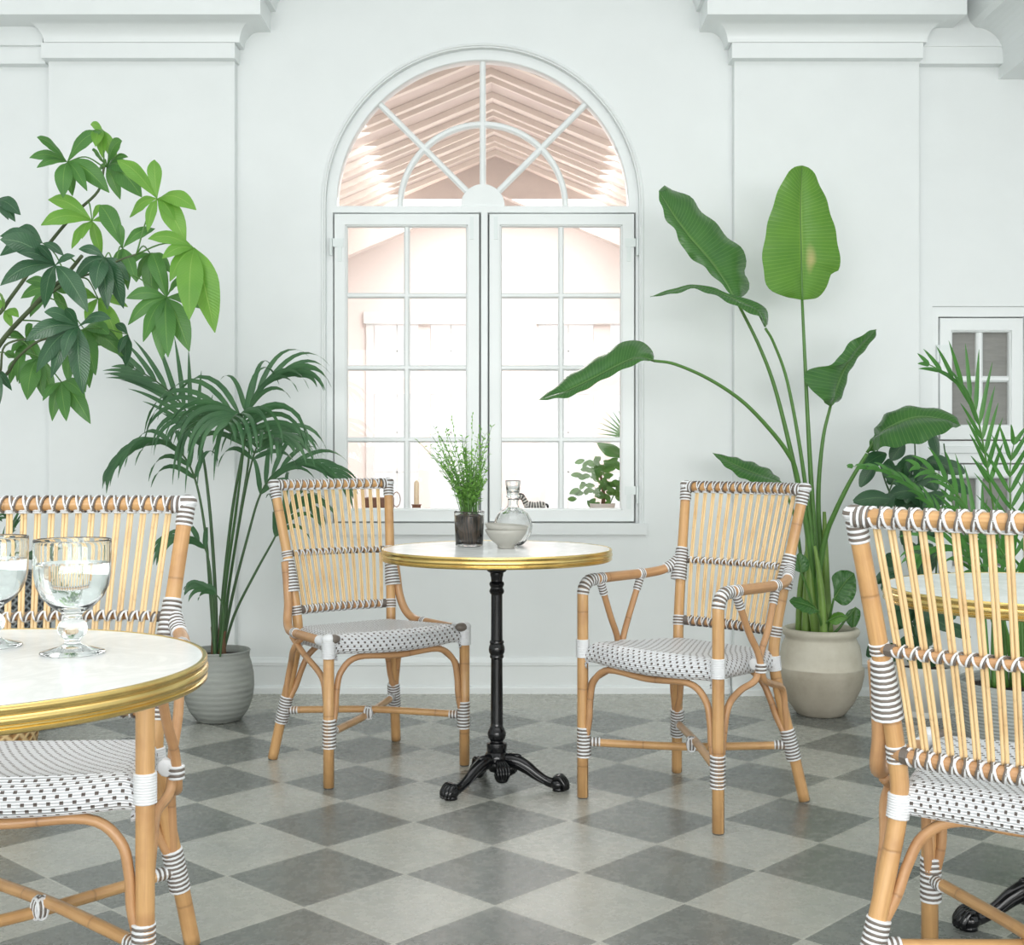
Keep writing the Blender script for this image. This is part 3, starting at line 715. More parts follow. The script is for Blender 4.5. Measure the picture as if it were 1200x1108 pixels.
def make_chair(name, armchair):
    root = empty(name)
    LR, AR = .0168, .0098
    fx, fy = .247, -.182
    rp = {s: rear_path(s) for s in (-1, 1)}
    seat = make_seat(root, armchair)
    seatf = MB()
    sweep(seatf, [V((-.225, -.150, .435)), V((.225, -.150, .435))], .013, 8); sweep(seatf, [V((-.16, .150, .435)), V((.16, .150, .435))], .012, 8)
    for s in (-1, 1): sweep(seatf, [V((.212 * s, -.160, .435)), V((.158 * s, .150, .435))], .012, 8)
    seatf.build('seat_frame', M['rattan'], root)
    # rear legs run up into the back posts
    for s in (-1, 1):
        mb = MB(); sweep(mb, rp[s], [LR, LR, LR * .98, LR * .96, LR * .93], 14, off=.07 * s + .1)
        rl = mb.build('rear_leg', M['rattan'], root)
        mb = MB(); sweep(mb, [V((.2375 * s, .2575, 0)), V((.2372 * s, .2572, .006))], .0145, 12); mb.build('foot_cap', M['rubber'], rl)
        inn = lambda P, d=.002: [p + V((-d * s, -d, 0)) for p in P]
        cord_wrap('cord_wrap', inn(seg_z(rp[s], .125, .215)), .0222, rl)
        cord_wrap('seat_band', seg_z(rp[s], .388, .432), .0205, rl, cols=('cord_white', 'cord_white'))
        cord_wrap('rail_band', seg_z(rp[s], .487, .518), .0185, rl)
        cord_wrap('rail_band', seg_z(rp[s], .680, .700), .0182, rl)
        if armchair:
            cord_wrap('cord_wrap', [p + V((.003 * s, -.007, 0)) * (1 - q / 4) for q, p in enumerate(seg_z(rp[s], .628, .728))], .0262, rl, r_end=.0195)
        else:
            cord_wrap('cord_wrap', [p + V((.008 * s, -.004, 0)) * (1 - q / 4) for q, p in enumerate(seg_z(rp[s], .565, .672))], .0285, rl, r_end=.0195)
        # corner wrap with a cap over the joint
        cw = cord_wrap('corner_wrap', seg_z(rp[s], .876, .920), .0185, rl)
        tp = rp[s][-1]; mb = MB()
        sweep(mb, [tp + V((0, -.002, -.014)), tp + V((0, -.001, -.006)), tp + V((0, 0, .001)), tp + V((0, .001, .0065)), tp + V((0, .001, .0095))], [.0195, .0205, .0185, .012, .004], 14, mis=[0, 1, 0, 1, 0])
        # strips folded over the corner
        for q, (dx, mi) in enumerate(((-.016, 0), (-.0105, 1), (-.005, 0), (.0005, 1), (.006, 0), (.0115, 1))):
            c = tp + V((-s * (dx + .018), .001, -.013)); R_ = .0185
            sweep(mb, [c + V((0, math.cos(a) * R_, math.sin(a) * R_)) for a in [-.9 + i * (PI + 1.8) / 12 for i in range(13)]], .0028, 6, mi=mi)
        mb.build('corner_cap', [M['cord_white'], M['cord_grey']], rl)
    # front legs, arms
    for s in (-1, 1):
        mb = MB(); top = .475
        if armchair:
            P = [V((fx * s, fy, .004)), V((fx * s, fy, .2)), V((fx * s, fy, .4)), V((fx * s, fy, .58)), V((fx * s, fy, .607))]
            P += [V((fx * s, fy + .042 * (1 - math.cos(a)), .607 + .042 * math.sin(a))) for a in (.4, .8, 1.2, PI / 2)]
            fl_ = P
            sweep(mb, P, LR, 14, off=.02 * s + .08)
            fl = mb.build('front_leg', M['rattan'], root)
            cord_wrap('cord_wrap', P[4:] + [V((fx * s, fy + .058, .649))], .0190, fl, pitch=.0055)
            ap = catmull([V((fx * s, fy + .04, .649)), V((fx * s + .002 * s, -.06, .651)), V((fx * s + .004 * s, .05, .651)), V((.244 * s, .13, .653)), V((.226 * s, .185, .663)), V((.208 * s, .222, .690)), V((.204 * s, .238, .722))], 6)
            mb = MB(); sweep(mb, ap, [.0155, .0152, .015, .0145, .011], 14, off=.3)
            arm = mb.build('armrest', M['rattan_arm'], root)
            cord_wrap('cord_wrap', ap[24:32], .0175, arm)
            def arm_at(y):
                for a, b in zip(ap, ap[1:]):
                    if a.y <= y <= b.y: return a.lerp(b, (y - a.y) / (b.y - a.y))
            X0 = V(((.244 + .012) * s, .0, .428))
            for yt, ye, px in ((-.100, .19, 1), (.088, -.165, -1)):
                ta = arm_at(yt) + V((0, 0, -.012))
                end = at_z(rp[s], .175) + V((-.004 * s, -.011, 0)) if ye > 0 else V((fx * s, fy + .012, .175))
                dy = 1 if ye > 0 else -1
                z2 = .20
                P = catmull([ta, ta.lerp(X0, .5) + V((.002 * s, 0, 0)), X0 + V((.004 * s * px, -dy * .012, .04)), X0 + V((.004 * s * px, dy * .012, -.03)), V((.240 * s, dy * .075 + .005, .372)),
                             end + V((0.002 * s, -dy * .032, .165)), end + V((0, -dy * .013, .09)), end], 6)
                mb = MB(); sweep(mb, P, AR, 10, off=.12 * px); br = mb.build('brace', M['rattan_arm'], root)
                d = (P[4] - ta).normalized()
                cord_wrap('cord_wrap', [ta + d * .002, ta + d * .042], .0128, br, pitch=.0048)
                ta2 = arm_at(yt); cord_wrap('arm_loop', [ta2 + V((0, -.011, 0)), ta2 + V((0, .011, 0))], .0178, br, pitch=.0048)
            # cross tie where the braces meet at the seat rail
            cord_wrap('cross_tie', [X0 + V((.004 * s, 0, -.013)), X0 + V((.004 * s, 0, .013))], .0165, root, pitch=.0048)
            cord_wrap('seat_tie', [X0 + V((-.012 * s, -.011, .010)), X0 + V((-.012 * s, .011, .010))], .0170, root, cols=('cord_white', 'cord_white'))
            cord_wrap('seat_band', [V((fx * s, fy, .420)), V((fx * s, fy, .474))], .0208, fl, cols=('cord_white', 'cord_white'))
        else:
            P = [V((fx * s, fy, .004)), V((fx * s, fy, .2)), V((fx * s, fy, .455))]
            sweep(mb, P, LR, 14, off=.02 * s + .1); fl = mb.build('front_leg', M['rattan'], root)
            cord_wrap('corner_wrap', [V((fx * s, fy, .398)), V((fx * s, fy, .462))], .0215, fl, cols=('cord_white', 'cord_white'))
            mb = MB(); ball(mb, (fx * s, fy, .458), .0215, (1, 1, .75), 16); mb.build('corner_cap', M['cord_white'], fl)
            mb = MB(); 
            ball(mb, (fx * s - .014 * s, fy - .004, .4575), .0205, (1.1, .95, .72), 14); mb.build('corner_patch', M['cord_grey'], fl)
            # side rail: runs down the post, bends forward along the seat
            P = catmull([at_z(rp[s], .665) + V((.014 * s, -.006, 0)), at_z(rp[s], .60) + V((.021 * s, -.008, 0)), at_z(rp[s], .53) + V((.030 * s, -.010, 0)), V((.224 * s, .168, .478)),
                         V((.236 * s, .128, .451)), V((.243 * s, .07, .447)), V((.247 * s, -.05, .447)), V((.248 * s, -.165, .447))], 6)
            mb = MB(); sweep(mb, P, .0142, 14, off=.33); sr = mb.build('side_rail', M['rattan_arm'], root)
            cord_wrap('cord_wrap', [V((.247 * s, -.115, .447)), V((.248 * s, -.165, .447))], .0165, sr, cols=('cord_white', 'cord_white'))
            cord_wrap('rail_tie', [V((.241 * s, .082, .447)), V((.242 * s, .060, .447))], .0168, sr)
            for a, b in ((1, .19), (-1, 0)):
                end = at_z(rp[s], .175) + V((-.002 * s, -.011, 0)) if a > 0 else V((fx * s - .003 * s, fy + .012, .175))
                P = catmull([V((.236 * s, .07 - a * .035, .432)), V((.236 * s, .07 - a * .005, .415)), V((.238 * s, .06 + a * .035 if a > 0 else .01, .385)), end + V((0, -a * .042, .160)), end + V((0, -a * .014, .09)), end], 6)
                mb = MB(); sweep(mb, P, AR, 10, off=.1 * a); mb.build('brace', M['rattan_arm'], root)
        mb = MB(); sweep(mb, [V((fx * s, fy, 0)), V((fx * s, fy, .006))], .0145, 12); mb.build('foot_cap', M['rubber'], fl)
        cord_wrap('cord_wrap', [V((fx * s - .003 * s, fy + .002, .122)), V((fx * s - .003 * s, fy + .002, .212))], .0215, fl)
    # front and rear arches under the seat
    mb = MB(); sweep(mb, arch((-fx + .024, fy + .002), (fx - .024, fy + .002), .18, .395, .062, .008), AR, 10, off=.16); mb.build('front_arch', M['rattan_arm'], root)
    q = at_z(rp[1], .20); mb = MB(); P = arch((-q.x + .018, q.y - .012, .20), (q.x - .018, q.y - .012, .20), .20, .395, .055)
    P = [p + V((-.04 * (p.z - .2) / .2 * (1 if p.x > 0 else -1) * min(1, abs(p.x) * 8), -.045 * (p.z - .2) / .2, 0)) for p in P]
    sweep(mb, P, AR, 10, off=.05); mb.build('rear_arch', M['rattan_arm'], root)
    # crossed stretchers
    for s in (-1, 1):
        a = V((fx * s, fy, .168)); b = at_z(rp[-s], .168); b = V((b.x, b.y, .168)); lift = .010 * s
        P = [a, a.lerp(b, .25) + V((0, 0, lift * .6)), a.lerp(b, .5) + V((0, 0, lift)), a.lerp(b, .75) + V((0, 0, lift * .6)), b]
        mb = MB(); sweep(mb, catmull(P, 4), .0118, 12, off=.1 + .06 * s); st = mb.build('stretcher', M['rattan'], root)
        d = (b - a).normalized()
        cord_wrap('end_wrap', [a + d * .016, a + d * .052], .0138, st, pitch=.005); cord_wrap('end_wrap', [b - d * .052, b - d * .016], .0138, st, pitch=.005)
    mid_ = (V((fx, fy, .168)) + at_z(rp[-1], .168)) / 2; mid_.z = .168; mb = MB(); mid_.x = 0
    for h in (-1, 1):
        for q, mi in ((-.009, 0), (-.0045, 1), (0.0, 0), (.0045, 1), (.009, 0)):
            dv = V((1, h, 0)).normalized(); pv = V((0, 0, 1))
            sweep(mb, [mid_ + dv * (math.cos(a) * .0128) + V((-dv.y, dv.x, 0)) * (q + math.cos(a) * 0) + pv * math.sin(a) * .0205 for a in [i * 2 * PI / 16 for i in range(17)]], .0026, 6, mi=mi, cap=False)
    mb.build('stretcher_tie', [M['cord_white'], M['cord_grey']], root)
    # the back: three rails, fourteen paired canes
    rails = {}
    for nm, z, r, mtl, tr in (('top_rail', .921, .0148, 'rattan', 14), ('middle_rail', .690, .0082, 'rattan_arm', 14), ('bottom_rail', .503, .0125, 'rattan_arm', 14)):
        P = bow(1, z, .0, .034 if nm != 'bottom_rail' else .026); P = catmull(P, 2)
        if nm != 'top_rail': P = [p + V((0, .006, 0)) for p in P]
        mb = MB(); sweep(mb, P, r, 12, off=.2); ra = mb.build(nm, M[mtl], root); rails[nm] = P
        mb = MB(); i0, i1 = .075, .925; c = .0026
        if nm == 'top_rail':
            for hd, mi, ph in ((1, 0, 0.0), (-1, 0, 1.0), (1, 1, -.75), (-1, 1, 1.75)):
                sweep(mb, helix_pts(P, r + .0022, 14, ph, hd, i0, i1, 14), .0026, 5, mi=mi)
        elif nm == 'middle_rail':
            for hd, mi, ph in ((1, 0, 0.3), (-1, 0, 2.4), (-1, 1, 1.2)): sweep(mb, helix_pts(P, r + .0025, 14, ph, hd, i0, i1, 14, oy=-.0062, ry=1.55), .0023, 5, mi=mi)
        else:
            for hd, mi, ph in ((1, 0, 0.0), (-1, 0, 1.0), (1, 1, -.8), (-1, 1, 2.0)):
                sweep(mb, helix_pts(P, r + .0022, 14, ph, hd, i0, i1, 14), .0027, 5, mi=mi)
        mb.build('lashing', [M['cord_white'], M['cord_grey']], ra)
        if nm != 'top_rail':
            k = len(P)
            for e in ((P[1], P[2]), (P[-3], P[-2])): cord_wrap('rail_end_wrap', [e[0], e[1]], r + .003, ra, pitch=.004, cols=('cord_grey', 'cord_grey'))
    def on(P, t):
        x = t * (len(P) - 1); j = min(int(x), len(P) - 2); return P[j].lerp(P[j + 1], x - j)
    for i in range(14):
        t = .088 + .824 * i / 13
        a, b = on(rails['bottom_rail'], t), on(rails['top_rail'], t)
        m_ = on(rails['middle_rail'], t)
        mb = MB(); rs = .0034
        for q in (-1, 1):
            o1 = V((q * .0035, -.004, 0))
            P = [a + o1 + V((0, .002, .006)), a + o1 + V((0, .000, .022)), m_ + o1 + V((0, -.0075, 0)), b + o1 + V((0, .002, -.006))]
            sweep(mb, catmull(P, 3), rs, 8, off=.07 * i + .15 * q)
        sp = mb.build('spindle', M['spindle'], root)
        mb = MB(); c = b + V((0, -.002, -.0175))
        for q, mi in ((0, 0), (.0042, 0)):
            sweep(mb, [c + V((math.cos(a_) * .0102, math.sin(a_) * .0078, q)) for a_ in [j * 2 * PI / 14 for j in range(15)]], .0022, 5, mi=mi, cap=False)
        mb.build('cane_tie', M['cord_white'], sp)
    return root

side = make_chair('side_chair', False)
side.location = (-.463, 4.125, 0); side.rotation_euler.z = .606
tag(side, 'armless rattan bistro chair with white woven seat left of the central small table', 'chair', 'rattan bistro chairs round the marble tables')
side2 = copy_tree(side); side2.location = (.935, 2.24, 0); side2.rotation_euler.z = 2.498
tag(side2, 'rattan bistro chair seen from behind in the right foreground, cut by the frame edge', 'chair', 'rattan bistro chairs round the marble tables')
armc = make_chair('armchair', True)
armc.location = (.514, 3.681, 0); armc.rotation_euler.z = -.795
tag(armc, 'rattan bistro armchair with white woven seat right of the central small table', 'chair', 'rattan bistro chairs round the marble tables')
armc2 = copy_tree(armc); armc2.location = (-.893, 2.345, 0); armc2.rotation_euler.z = .045
tag(armc2, 'rattan bistro armchair at the left foreground table, partly hidden behind its top', 'chair', 'rattan bistro chairs round the marble tables')

# ------------------------------------------------------------------ bistro tables
def make_table(name):
    root = empty(name); R = .355; T = .735
    mb = MB(); lathe(mb, [(0, T - .022), (R - .006, T - .022), (R - .006, T - .0035), (R - .008, T), (0, T)], 96); mb.build('tabletop', M['marble'], root, angle=40)
    mb = MB()
    pr = [(R - .012, T - .034), (R - .003, T - .034), (R, T - .031), (R, T - .0275), (R - .0025, T - .0255), (R - .0025, T - .0235), (R + .0005, T - .0215), (R + .0015, T - .017), (R + .0005, T - .0125),
          (R - .0022, T - .0108), (R - .0022, T - .0088), (R, T - .0065), (R, T - .002), (R - .002, T + .0008), (R - .0065, T + .0008), (R - .0075, T - .002)]
    lathe(mb, pr, 128); mb.build('brass_rim', M['brass'], root, angle=50)
    mb = MB(); lathe(mb, [(0, T - .024), (.13, T - .024), (.13, T - .030), (0, T - .030)], 6); 
    for a in range(4):
        an = a * PI / 2 + .5; d = V((math.cos(an), math.sin(an), 0))
        sweep(mb, [V((0, 0, T - .031)), d * .20 + V((0, 0, T - .031))], [.010, .007], 8)
    mb.build('top_bracket', M['iron'], root, angle=30)
    mb = MB()
    lathe(mb, [(0, .703), (.030, .703), (.031, .699), (.031, .668), (.0285, .664), (.021, .660), (.0205, .652), (.0185, .646), (.0175, .634), (.0215, .631), (.0235, .625), (.0215, .619), (.0195, .616), (.0195, .612), (.0215, .609), (.0235, .603), (.0215, .597), (.0175, .593),
               (.0180, .470), (.0185, .452), (.0215, .450), (.0225, .445), (.0205, .441), (.024, .432), (.0250, .424), (.0240, .415), (.0200, .408), (.0215, .404), (.0215, .399), (.0178, .395), (.0190, .200), (.0195, .186), (.0215, .183), (.026, .174), (.0290, .164), (.0265, .150),
               (.0200, .143), (.0200, .139), (.0305, .136), (.0310, .133), (.0310, .112), (.0290, .108), (.0330, .100), (.0350, .092), (.0350, .082), (.041, .078), (.041, .070), (.030, .060), (.022, .048), (0, .046)], 40)
    mb.build('column', M['iron'], root, angle=35)
    for k, an in enumerate((-133.6, -13.6, 106.4)):
        a = math.radians(an); R_ = Matrix.Rotation(a, 4, 'Z')
        mb = MB()
        P = catmull([V((.022, 0, .082)), V((.055, 0, .082)), V((.092, 0, .066)), V((.128, 0, .042)), V((.160, 0, .026)), V((.185, 0, .020))], 5)
        L0 = len(mb.v)
        sweep(mb, P, [.022, .0235, .021, .0175, .0145, .0165], 14, flat=.78, up=(0, 0, 1))
        # ribs along the knee
        for q in (-1, 0, 1):
            sweep(mb, [p + V((0, q * .0085, .0165 - abs(q) * .0035 - .004 * i / len(P))) for i, p in enumerate(P)][2:-5], [.0035, .0042, .003, .002], 6)
            sweep(mb, [p + V((0, q * .015, -.004)) for i, p in enumerate(P)][2:-6], [.003, .0035, .002], 6)
        # scroll on the knee
        ball(mb, (.060, 0, .098), .012, (1.6, .9, .7), 10)
        mb.v[L0:] = [tuple(R_ @ V(p)) for p in mb.v[L0:]]
        leg = mb.build('leg', M['iron'], root)
        mb = MB()
        ball(mb, (.192, 0, .020), .020, (1.25, 1.15, .95), 14)
        for q in (-1.5, -.5, .5, 1.5):
            ty = q * .0105; tx = .206 - abs(q) * .004
            sweep(mb, catmull([V((.180, ty * .7, .036)), V((.196, ty * .9, .042)), V((tx + .006, ty, .036)), V((tx + .016, ty * 1.05, .020)), V((tx + .016, ty * 1.05, .008))], 3), [.006, .0078, .008, .0085, .006], 8)
            ball(mb, (tx + .018, ty * 1.05, .010), .006, (1.1, .8, 1), 8)
        sweep(mb, [V((.195, 0, 0)), V((.195, 0, .010))], [.020, .018], 14)
        mb.v = [tuple(R_ @ V(p)) for p in mb.v]; mb.build('paw', M['iron'], leg)
        # shell ornament between the legs
        a2 = Matrix.Rotation(a + PI / 3, 4, 'Z'); mb = MB()
        ball(mb, (.056, 0, .050), .024, (.8, 1.0, 1.15), 16)
        for q in (-2, -1, 0, 1, 2):
            sweep(mb, catmull([V((.040, q * .005, .088)), V((.066, q * .0085, .074)), V((.078, q * .0085, .055)), V((.072, q * .006, .034))], 4), [.004, .0048, .0045, .003], 6)
        ball(mb, (.062, 0, .036), .014, (1, 1.4, .8), 12)
        mb.v = [tuple(a2 @ V(p)) for p in mb.v]; mb.build('shell_ornament', M['iron'], root)
    return root
tb = make_table('bistro_table'); tb.location = (-.047, 3.858, 0)
tag(tb, 'small round marble table with brass rim and black claw-foot pedestal at centre', 'table', 'round brass-rimmed bistro tables')
tb2 = copy_tree(tb); tb2.location = (-.79, 1.745, 0); tb2.rotation_euler.z = .6
tag(tb2, 'round marble table with brass rim in left foreground carrying two water goblets', 'table', 'round brass-rimmed bistro tables')
tb3 = copy_tree(tb); tb3.location = (1.18, 2.73, 0); tb3.rotation_euler.z = math.radians(313.6 + 8)
tag(tb3, 'empty round marble table with brass rim seen through the right foreground chair back', 'table', 'round brass-rimmed bistro tables')
TT = .7355

# ------------------------------------------------------------------ goblets
def make_goblet():
    root = empty('water_goblet')
    out = [(.0, 0), (.0455, 0), (.0465, .0015), (.0455, .003), (.034, .006), (.020, .010), (.012, .015), (.0105, .019), (.0135, .022), (.0195, .028), (.0215, .036), (.0195, .044), (.0135, .050), (.0125, .054), (.017, .060), (.032, .070), (.044, .083), (.0515, .099), (.0545, .116), (.0550, .135), (.0552, .150), (.0553, .160), (.0553, .1645), (.0551, .1662), (.0545, .1675)]
    inn = [(.0538, .1675), (.0533, .1662), (.0531, .1645), (.0530, .160), (.0529, .150), (.0527, .135), (.0522, .116), (.0492, .100), (.0418, .085), (.030, .073), (.016, .066), (0, .0635)]
    mb = MB(); lathe(mb, out + inn, 56); mb.build('bowl', M['glass_rim'], root)
    iw = [(0, .0638), (.0158, .0663), (.0298, .0733), (.0416, .0853), (.0490, .1003), (.0520, .116), (.0524, .128), (.0524, .1325), (0, .1318)]
    mb = MB(); lathe(mb, iw, 56); mb.build('water', M['water'], root, angle=50)
    return root
g1 = make_goblet(); g1.location = (-.6465, 1.839, TT); tag(g1, 'stemmed glass goblet of water standing on the left foreground table, fully in view', 'glass', 'water goblets on the left foreground table')
g2 = copy_tree(g1); g2.location = (-.795, 1.905, TT); g2.rotation_euler.z = 1
tag(g2, 'stemmed glass goblet of water on the left foreground table, cut by left frame edge', 'glass', 'water goblets on the left foreground table')

# ------------------------------------------------------------------ on the central table
# herb in a glass tumbler
hp = V((-.135, 3.95, TT))
herb = empty('potted_herb', hp)
tag(herb, 'fine-leaved green herb growing from a soil-filled glass tumbler on the central table', 'plant')
mb = MB(); lathe(mb, [(0, 0), (.041, 0), (.043, .003), (.0473, .100), (.0476, .107), (.0474, .1095), (.0464, .1105), (.0455, .1095), (.0450, .107), (.0447, .100), (.041, .006), (0, .006)], 40, ribs=lambda a, i, z: .012 * abs(math.cos(4 * a)))
mb.build('glass_tumbler', M['glass'], herb)
mb = MB(); lathe(mb, [(0, .0063), (.0407, .0063), (.0444, .096), (.030, .100), (0, .105)], 32); mb.build('soil', M['soiljar'], herb, angle=50)
random.seed(11)
def leaf_blade(mb, pts, side, hw, prof, fold=0.0, nu=4, mi=0, wave=0, wl=None, wr=None, phase=0, uvo=0, curl=0):
    """pts: midrib; side: list/func of side vectors; half width hw; prof(t)"""
    n = len(pts); vs, uvs = [], []; L = 0
    for i, p in enumerate(pts):
        t = i / (n - 1)
        if i: L += (p - pts[i - 1]).length
        T = (pts[min(i + 1, n - 1)] - pts[max(i - 1, 0)]).normalized()
        s = side(t) if callable(side) else side
        s = (s - T * s.dot(T)); s = s.normalized() if s.length > 1e-6 else V((1, 0, 0)); N = T.cross(s)
        for j in range(-nu, nu + 1):
            a = j / nu; wd = hw * prof(t) * ((wl(t) if wl else 1) if a < 0 else (wr(t) if wr else 1))
            h = fold * abs(a) * wd + curl * a * a * wd + wave * math.sin(t * 19 + phase + (1.5 if a > 0 else 0)) * abs(a) ** 2 * hw
            vs.append(p + s * a * wd + N * h); uvs.append((a, L + uvo))
    W = 2 * nu + 1
    mb.add(vs, [(i * W + j, i * W + j + 1, (i + 1) * W + j + 1, (i + 1) * W + j) for i in range(n - 1) for j in range(W - 1)], mi, uvs)
def lance(t): return max(0.02, math.sin(PI * min(1, t ** .75)) ** .9)
st = MB(); lf = MB()
for k in range(60):
    a = random.uniform(0, 2 * PI); r0 = random.uniform(0, .03); tall = random.random()
    base = V((r0 * math.cos(a), r0 * math.sin(a), .10)); H = .08 + .17 * random.random() ** .9 * (1 if tall < .8 else 1.25)
    lean = V((math.cos(a), math.sin(a), 0)) * random.uniform(.1, .62) * H * (1.0) + V((-.010 * (H / .2), 0, 0))
    P = catmull([base, base + V((0, 0, H * .4)) + lean * .25, base + V((0, 0, H * .75)) + lean * .7, base + V((0, 0, H)) + lean * 1.15], 5)
    sweep(st, P, [.0012, .001, .0006], 4)
    for i in range(3, len(P)):
        if i > 12 and random.random() < .35: continue
        for q in (0, 1):
            b = random.uniform(0, 2 * PI); d = V((math.cos(b), math.sin(b), random.uniform(.3, 1.3))).normalized()
            l = random.uniform(.020, .036) * (1 - .35 * i / len(P)); s_ = d.cross(V((0, 0, 1)))
            leaf_blade(lf, [P[i] + d * l * t / 4 + V((0, 0, -.25 * l * (t / 4) ** 2)) for t in range(5)], s_, l * .16, lance, .3, 1)
sm = st.build('stems', M['stem'], herb); fo = lf.build('foliage', M['herb'], herb)
# wispy flower stalks
mb = MB()
for dx, H in ((-.075, .26), (-.055, .30), (-.098, .235), (.01, .31), (.035, .27), (-.085, .19)):
    P = catmull([V((dx * .2, 0, .11)), V((dx * .5, 0, .11 + H * .4)), V((dx * .85, .004, .11 + H * .8)), V((dx * 1.0, 0, .11 + H))], 5)
    sweep(mb, P, [.0009, .0007, .0005], 4)
    for i in range(5, len(P)):
        ball(mb, P[i] + V((random.uniform(-.004, .004), 0, 0)), .0028, (.7, .7, 1.6), 6)
mb.build('flower_stalks', M['herb'], herb)

def bowl_mesh(r, h, tilt=0):
    mb = MB()
    lathe(mb, [(0, 0), (.0245, 0), (.026, .001), (.026, .008), (.030, .012), (r * .72, h * .45), (r * .92, h * .78), (r, h), (r - .0015, h + .001), (r - .004, h), (r * .88, h * .78), (r * .66, h * .45), (.022, .013), (0, .011)], 44)
    return mb
b1 = bowl_mesh(.066, .058).build('bowl', M['bowl'], None); b1.location = (-.018, 3.86, TT); tag(b1, 'grey stoneware bowl on the central table, lower of the stacked two', 'bowl', 'stacked grey bowls on the central table')
b2 = bowl_mesh(.068, .054).build('bowl', M['bowl'], None); b2.location = (-.020, 3.86, TT + .0185); b2.rotation_euler = (0, math.radians(4), 0); tag(b2, 'grey stoneware bowl on the central table, upper and tilted of the stacked two', 'bowl', 'stacked grey bowls on the central table')
car = empty('glass_carafe', (.003, 3.985, TT)); tag(car, 'ribbed round clear glass carafe with a glass stopper cup behind the grey bowls', 'carafe')
mb = MB()
po = [(0, 0), (.028, 0), (.033, .003), (.047, .018), (.0575, .038), (.061, .060), (.0575, .082), (.047, .101), (.032, .114), (.020, .121), (.0165, .128), (.0165, .144), (.0165, .148)]
pi_ = [(.0145, .148), (.0145, .144), (.0145, .129), (.018, .123), (.030, .1155), (.045, .1035), (.0555, .083), (.0585, .060), (.0555, .039), (.0455, .020), (.032, .006), (0, .005)]
lathe(mb, po + pi_, 72, ribs=lambda a, i, z: .016 * math.cos(18 * a) if 2 < i < 9 else 0); mb.build('body', M['glass'], car)
mb = MB(); lathe(mb, [(0, .150), (.0145, .150), (.0195, .152), (.0215, .156), (.0200, .161), (.0195, .165), (.0225, .190), (.0234, .202), (.0236, .2052), (.0230, .2065), (.0224, .2052), (.0222, .202), (.0212, .190), (.0180, .168), (0, .167)], 48, ribs=lambda a, i, z: .03 * math.cos(12 * a) if 4 < i < 8 else 0)
mb.build('stopper_cup', M['glass'], car)
# ------------------------------------------------------------------ plants
def resample(P, n):
    P = [V(p) for p in P]; P = catmull(P, 5) if len(P) > 2 else P
    L = [0.0]
    for a, b in zip(P, P[1:]): L.append(L[-1] + (b - a).length)
    out = []; j = 0
    for i in range(n + 1):
        d = L[-1] * i / n
        while j < len(P) - 2 and L[j + 1] < d: j += 1
        k = (d - L[j]) / max(L[j + 1] - L[j], 1e-9); out.append(P[j].lerp(P[j + 1], min(max(k, 0), 1)))
    return out
def big_leaf(mb, mid, left, right, zm, zl, zr, camber=.02, wave=.006, n=40, nu=7, mi=0):
    """blade through a midrib and two margins, all base to tip; z*: (distance at base, at tip)"""
    def lift(P, zz): 
        k = len(P) - 1; return [at(u, v, zz[0] + (zz[1] - zz[0]) * i / k) for i, (u, v) in enumerate(P)]
    base, tip = lift([mid[0], mid[-1]], zm); m = resample(lift(mid, zm), n)
    Lp = resample([base] + lift(left, zl) + [tip], n); Rp = resample([base] + lift(right, zr) + [tip], n)
    vs, uvs = [], []; L = 0
    for i in range(n + 1):
        if i: L += (m[i] - m[i - 1]).length
        T = (m[min(i + 1, n)] - m[max(i - 1, 0)]).normalized()
        for j in range(-nu, nu + 1):
            a = abs(j) / nu; e = Lp[i] if j < 0 else Rp[i]; d = e - m[i]
            N = T.cross(d); N = N.normalized() if N.length > 1e-6 else V((0, -1, 0))
            if N.y > 0: N = -N
            wv = wave * math.sin(i * .9 + (2 if j < 0 else 0)) * a * a * min(1, d.length * 15)
            vs.append(m[i] + d * a + N * (camber * math.sin(a * PI) * min(1, d.length * 10) + wv)); uvs.append((j / nu, L))
    W = 2 * nu + 1
    mb.add(vs, [(i * W + j, i * W + j + 1, (i + 1) * W + j + 1, (i + 1) * W + j) for i in range(n) for j in range(W - 1)], mi, uvs)
def stalk(mb, px, Z, r, n=8, mi=0):
    k = len(px) - 1; P = catmull([at(u, v, Z[0] + (Z[1] - Z[0]) * i / k) for i, (u, v) in enumerate(px)], 6)
    sweep(mb, P, r, n, mi=mi); return P
def leaf_part(parent, name, fn, mat):
    mb = MB(); fn(mb); return mb.build(name, mat, parent)

# ---- giant paddle-leaved plant in the weathered clay pot
SX, SY = 1.217, 4.93
strel = empty('paddle_leaf_plant', (SX, SY, 0))
tag(strel, 'tall plant with huge paddle leaves in a wide weathered clay pot behind the armchair', 'plant')
def local(o, root):       # geometry was made in room coordinates; move it under its thing
    o.data.transform(Matrix.Translation(-root.location)); o.parent = root; return o
def lpart(root, name, mb, mat, **k): return local(mb.build(name, mat, None, **k), root)
mb = MB(); lathe(mb, [(0, 0), (.085, 0), (.095, .006), (.128, .05), (.156, .11), (.167, .160), (.1675, .185), (.158, .192), (.157, .235), (.150, .272), (.138, .297), (.136, .305), (.146, .315), (.151, .326), (.149, .337), (.140, .342), (.130, .338), (.124, .325), (.122, .29), (0, .288)], 64, c=(0, 0, 0))
pot = mb.build('pot', M['pot_stone'], strel, angle=60)
mb = MB(); lathe(mb, [(.124, .300), (.08, .306), (0, .308)], 24); mb.build('soil', M['soil'], strel)
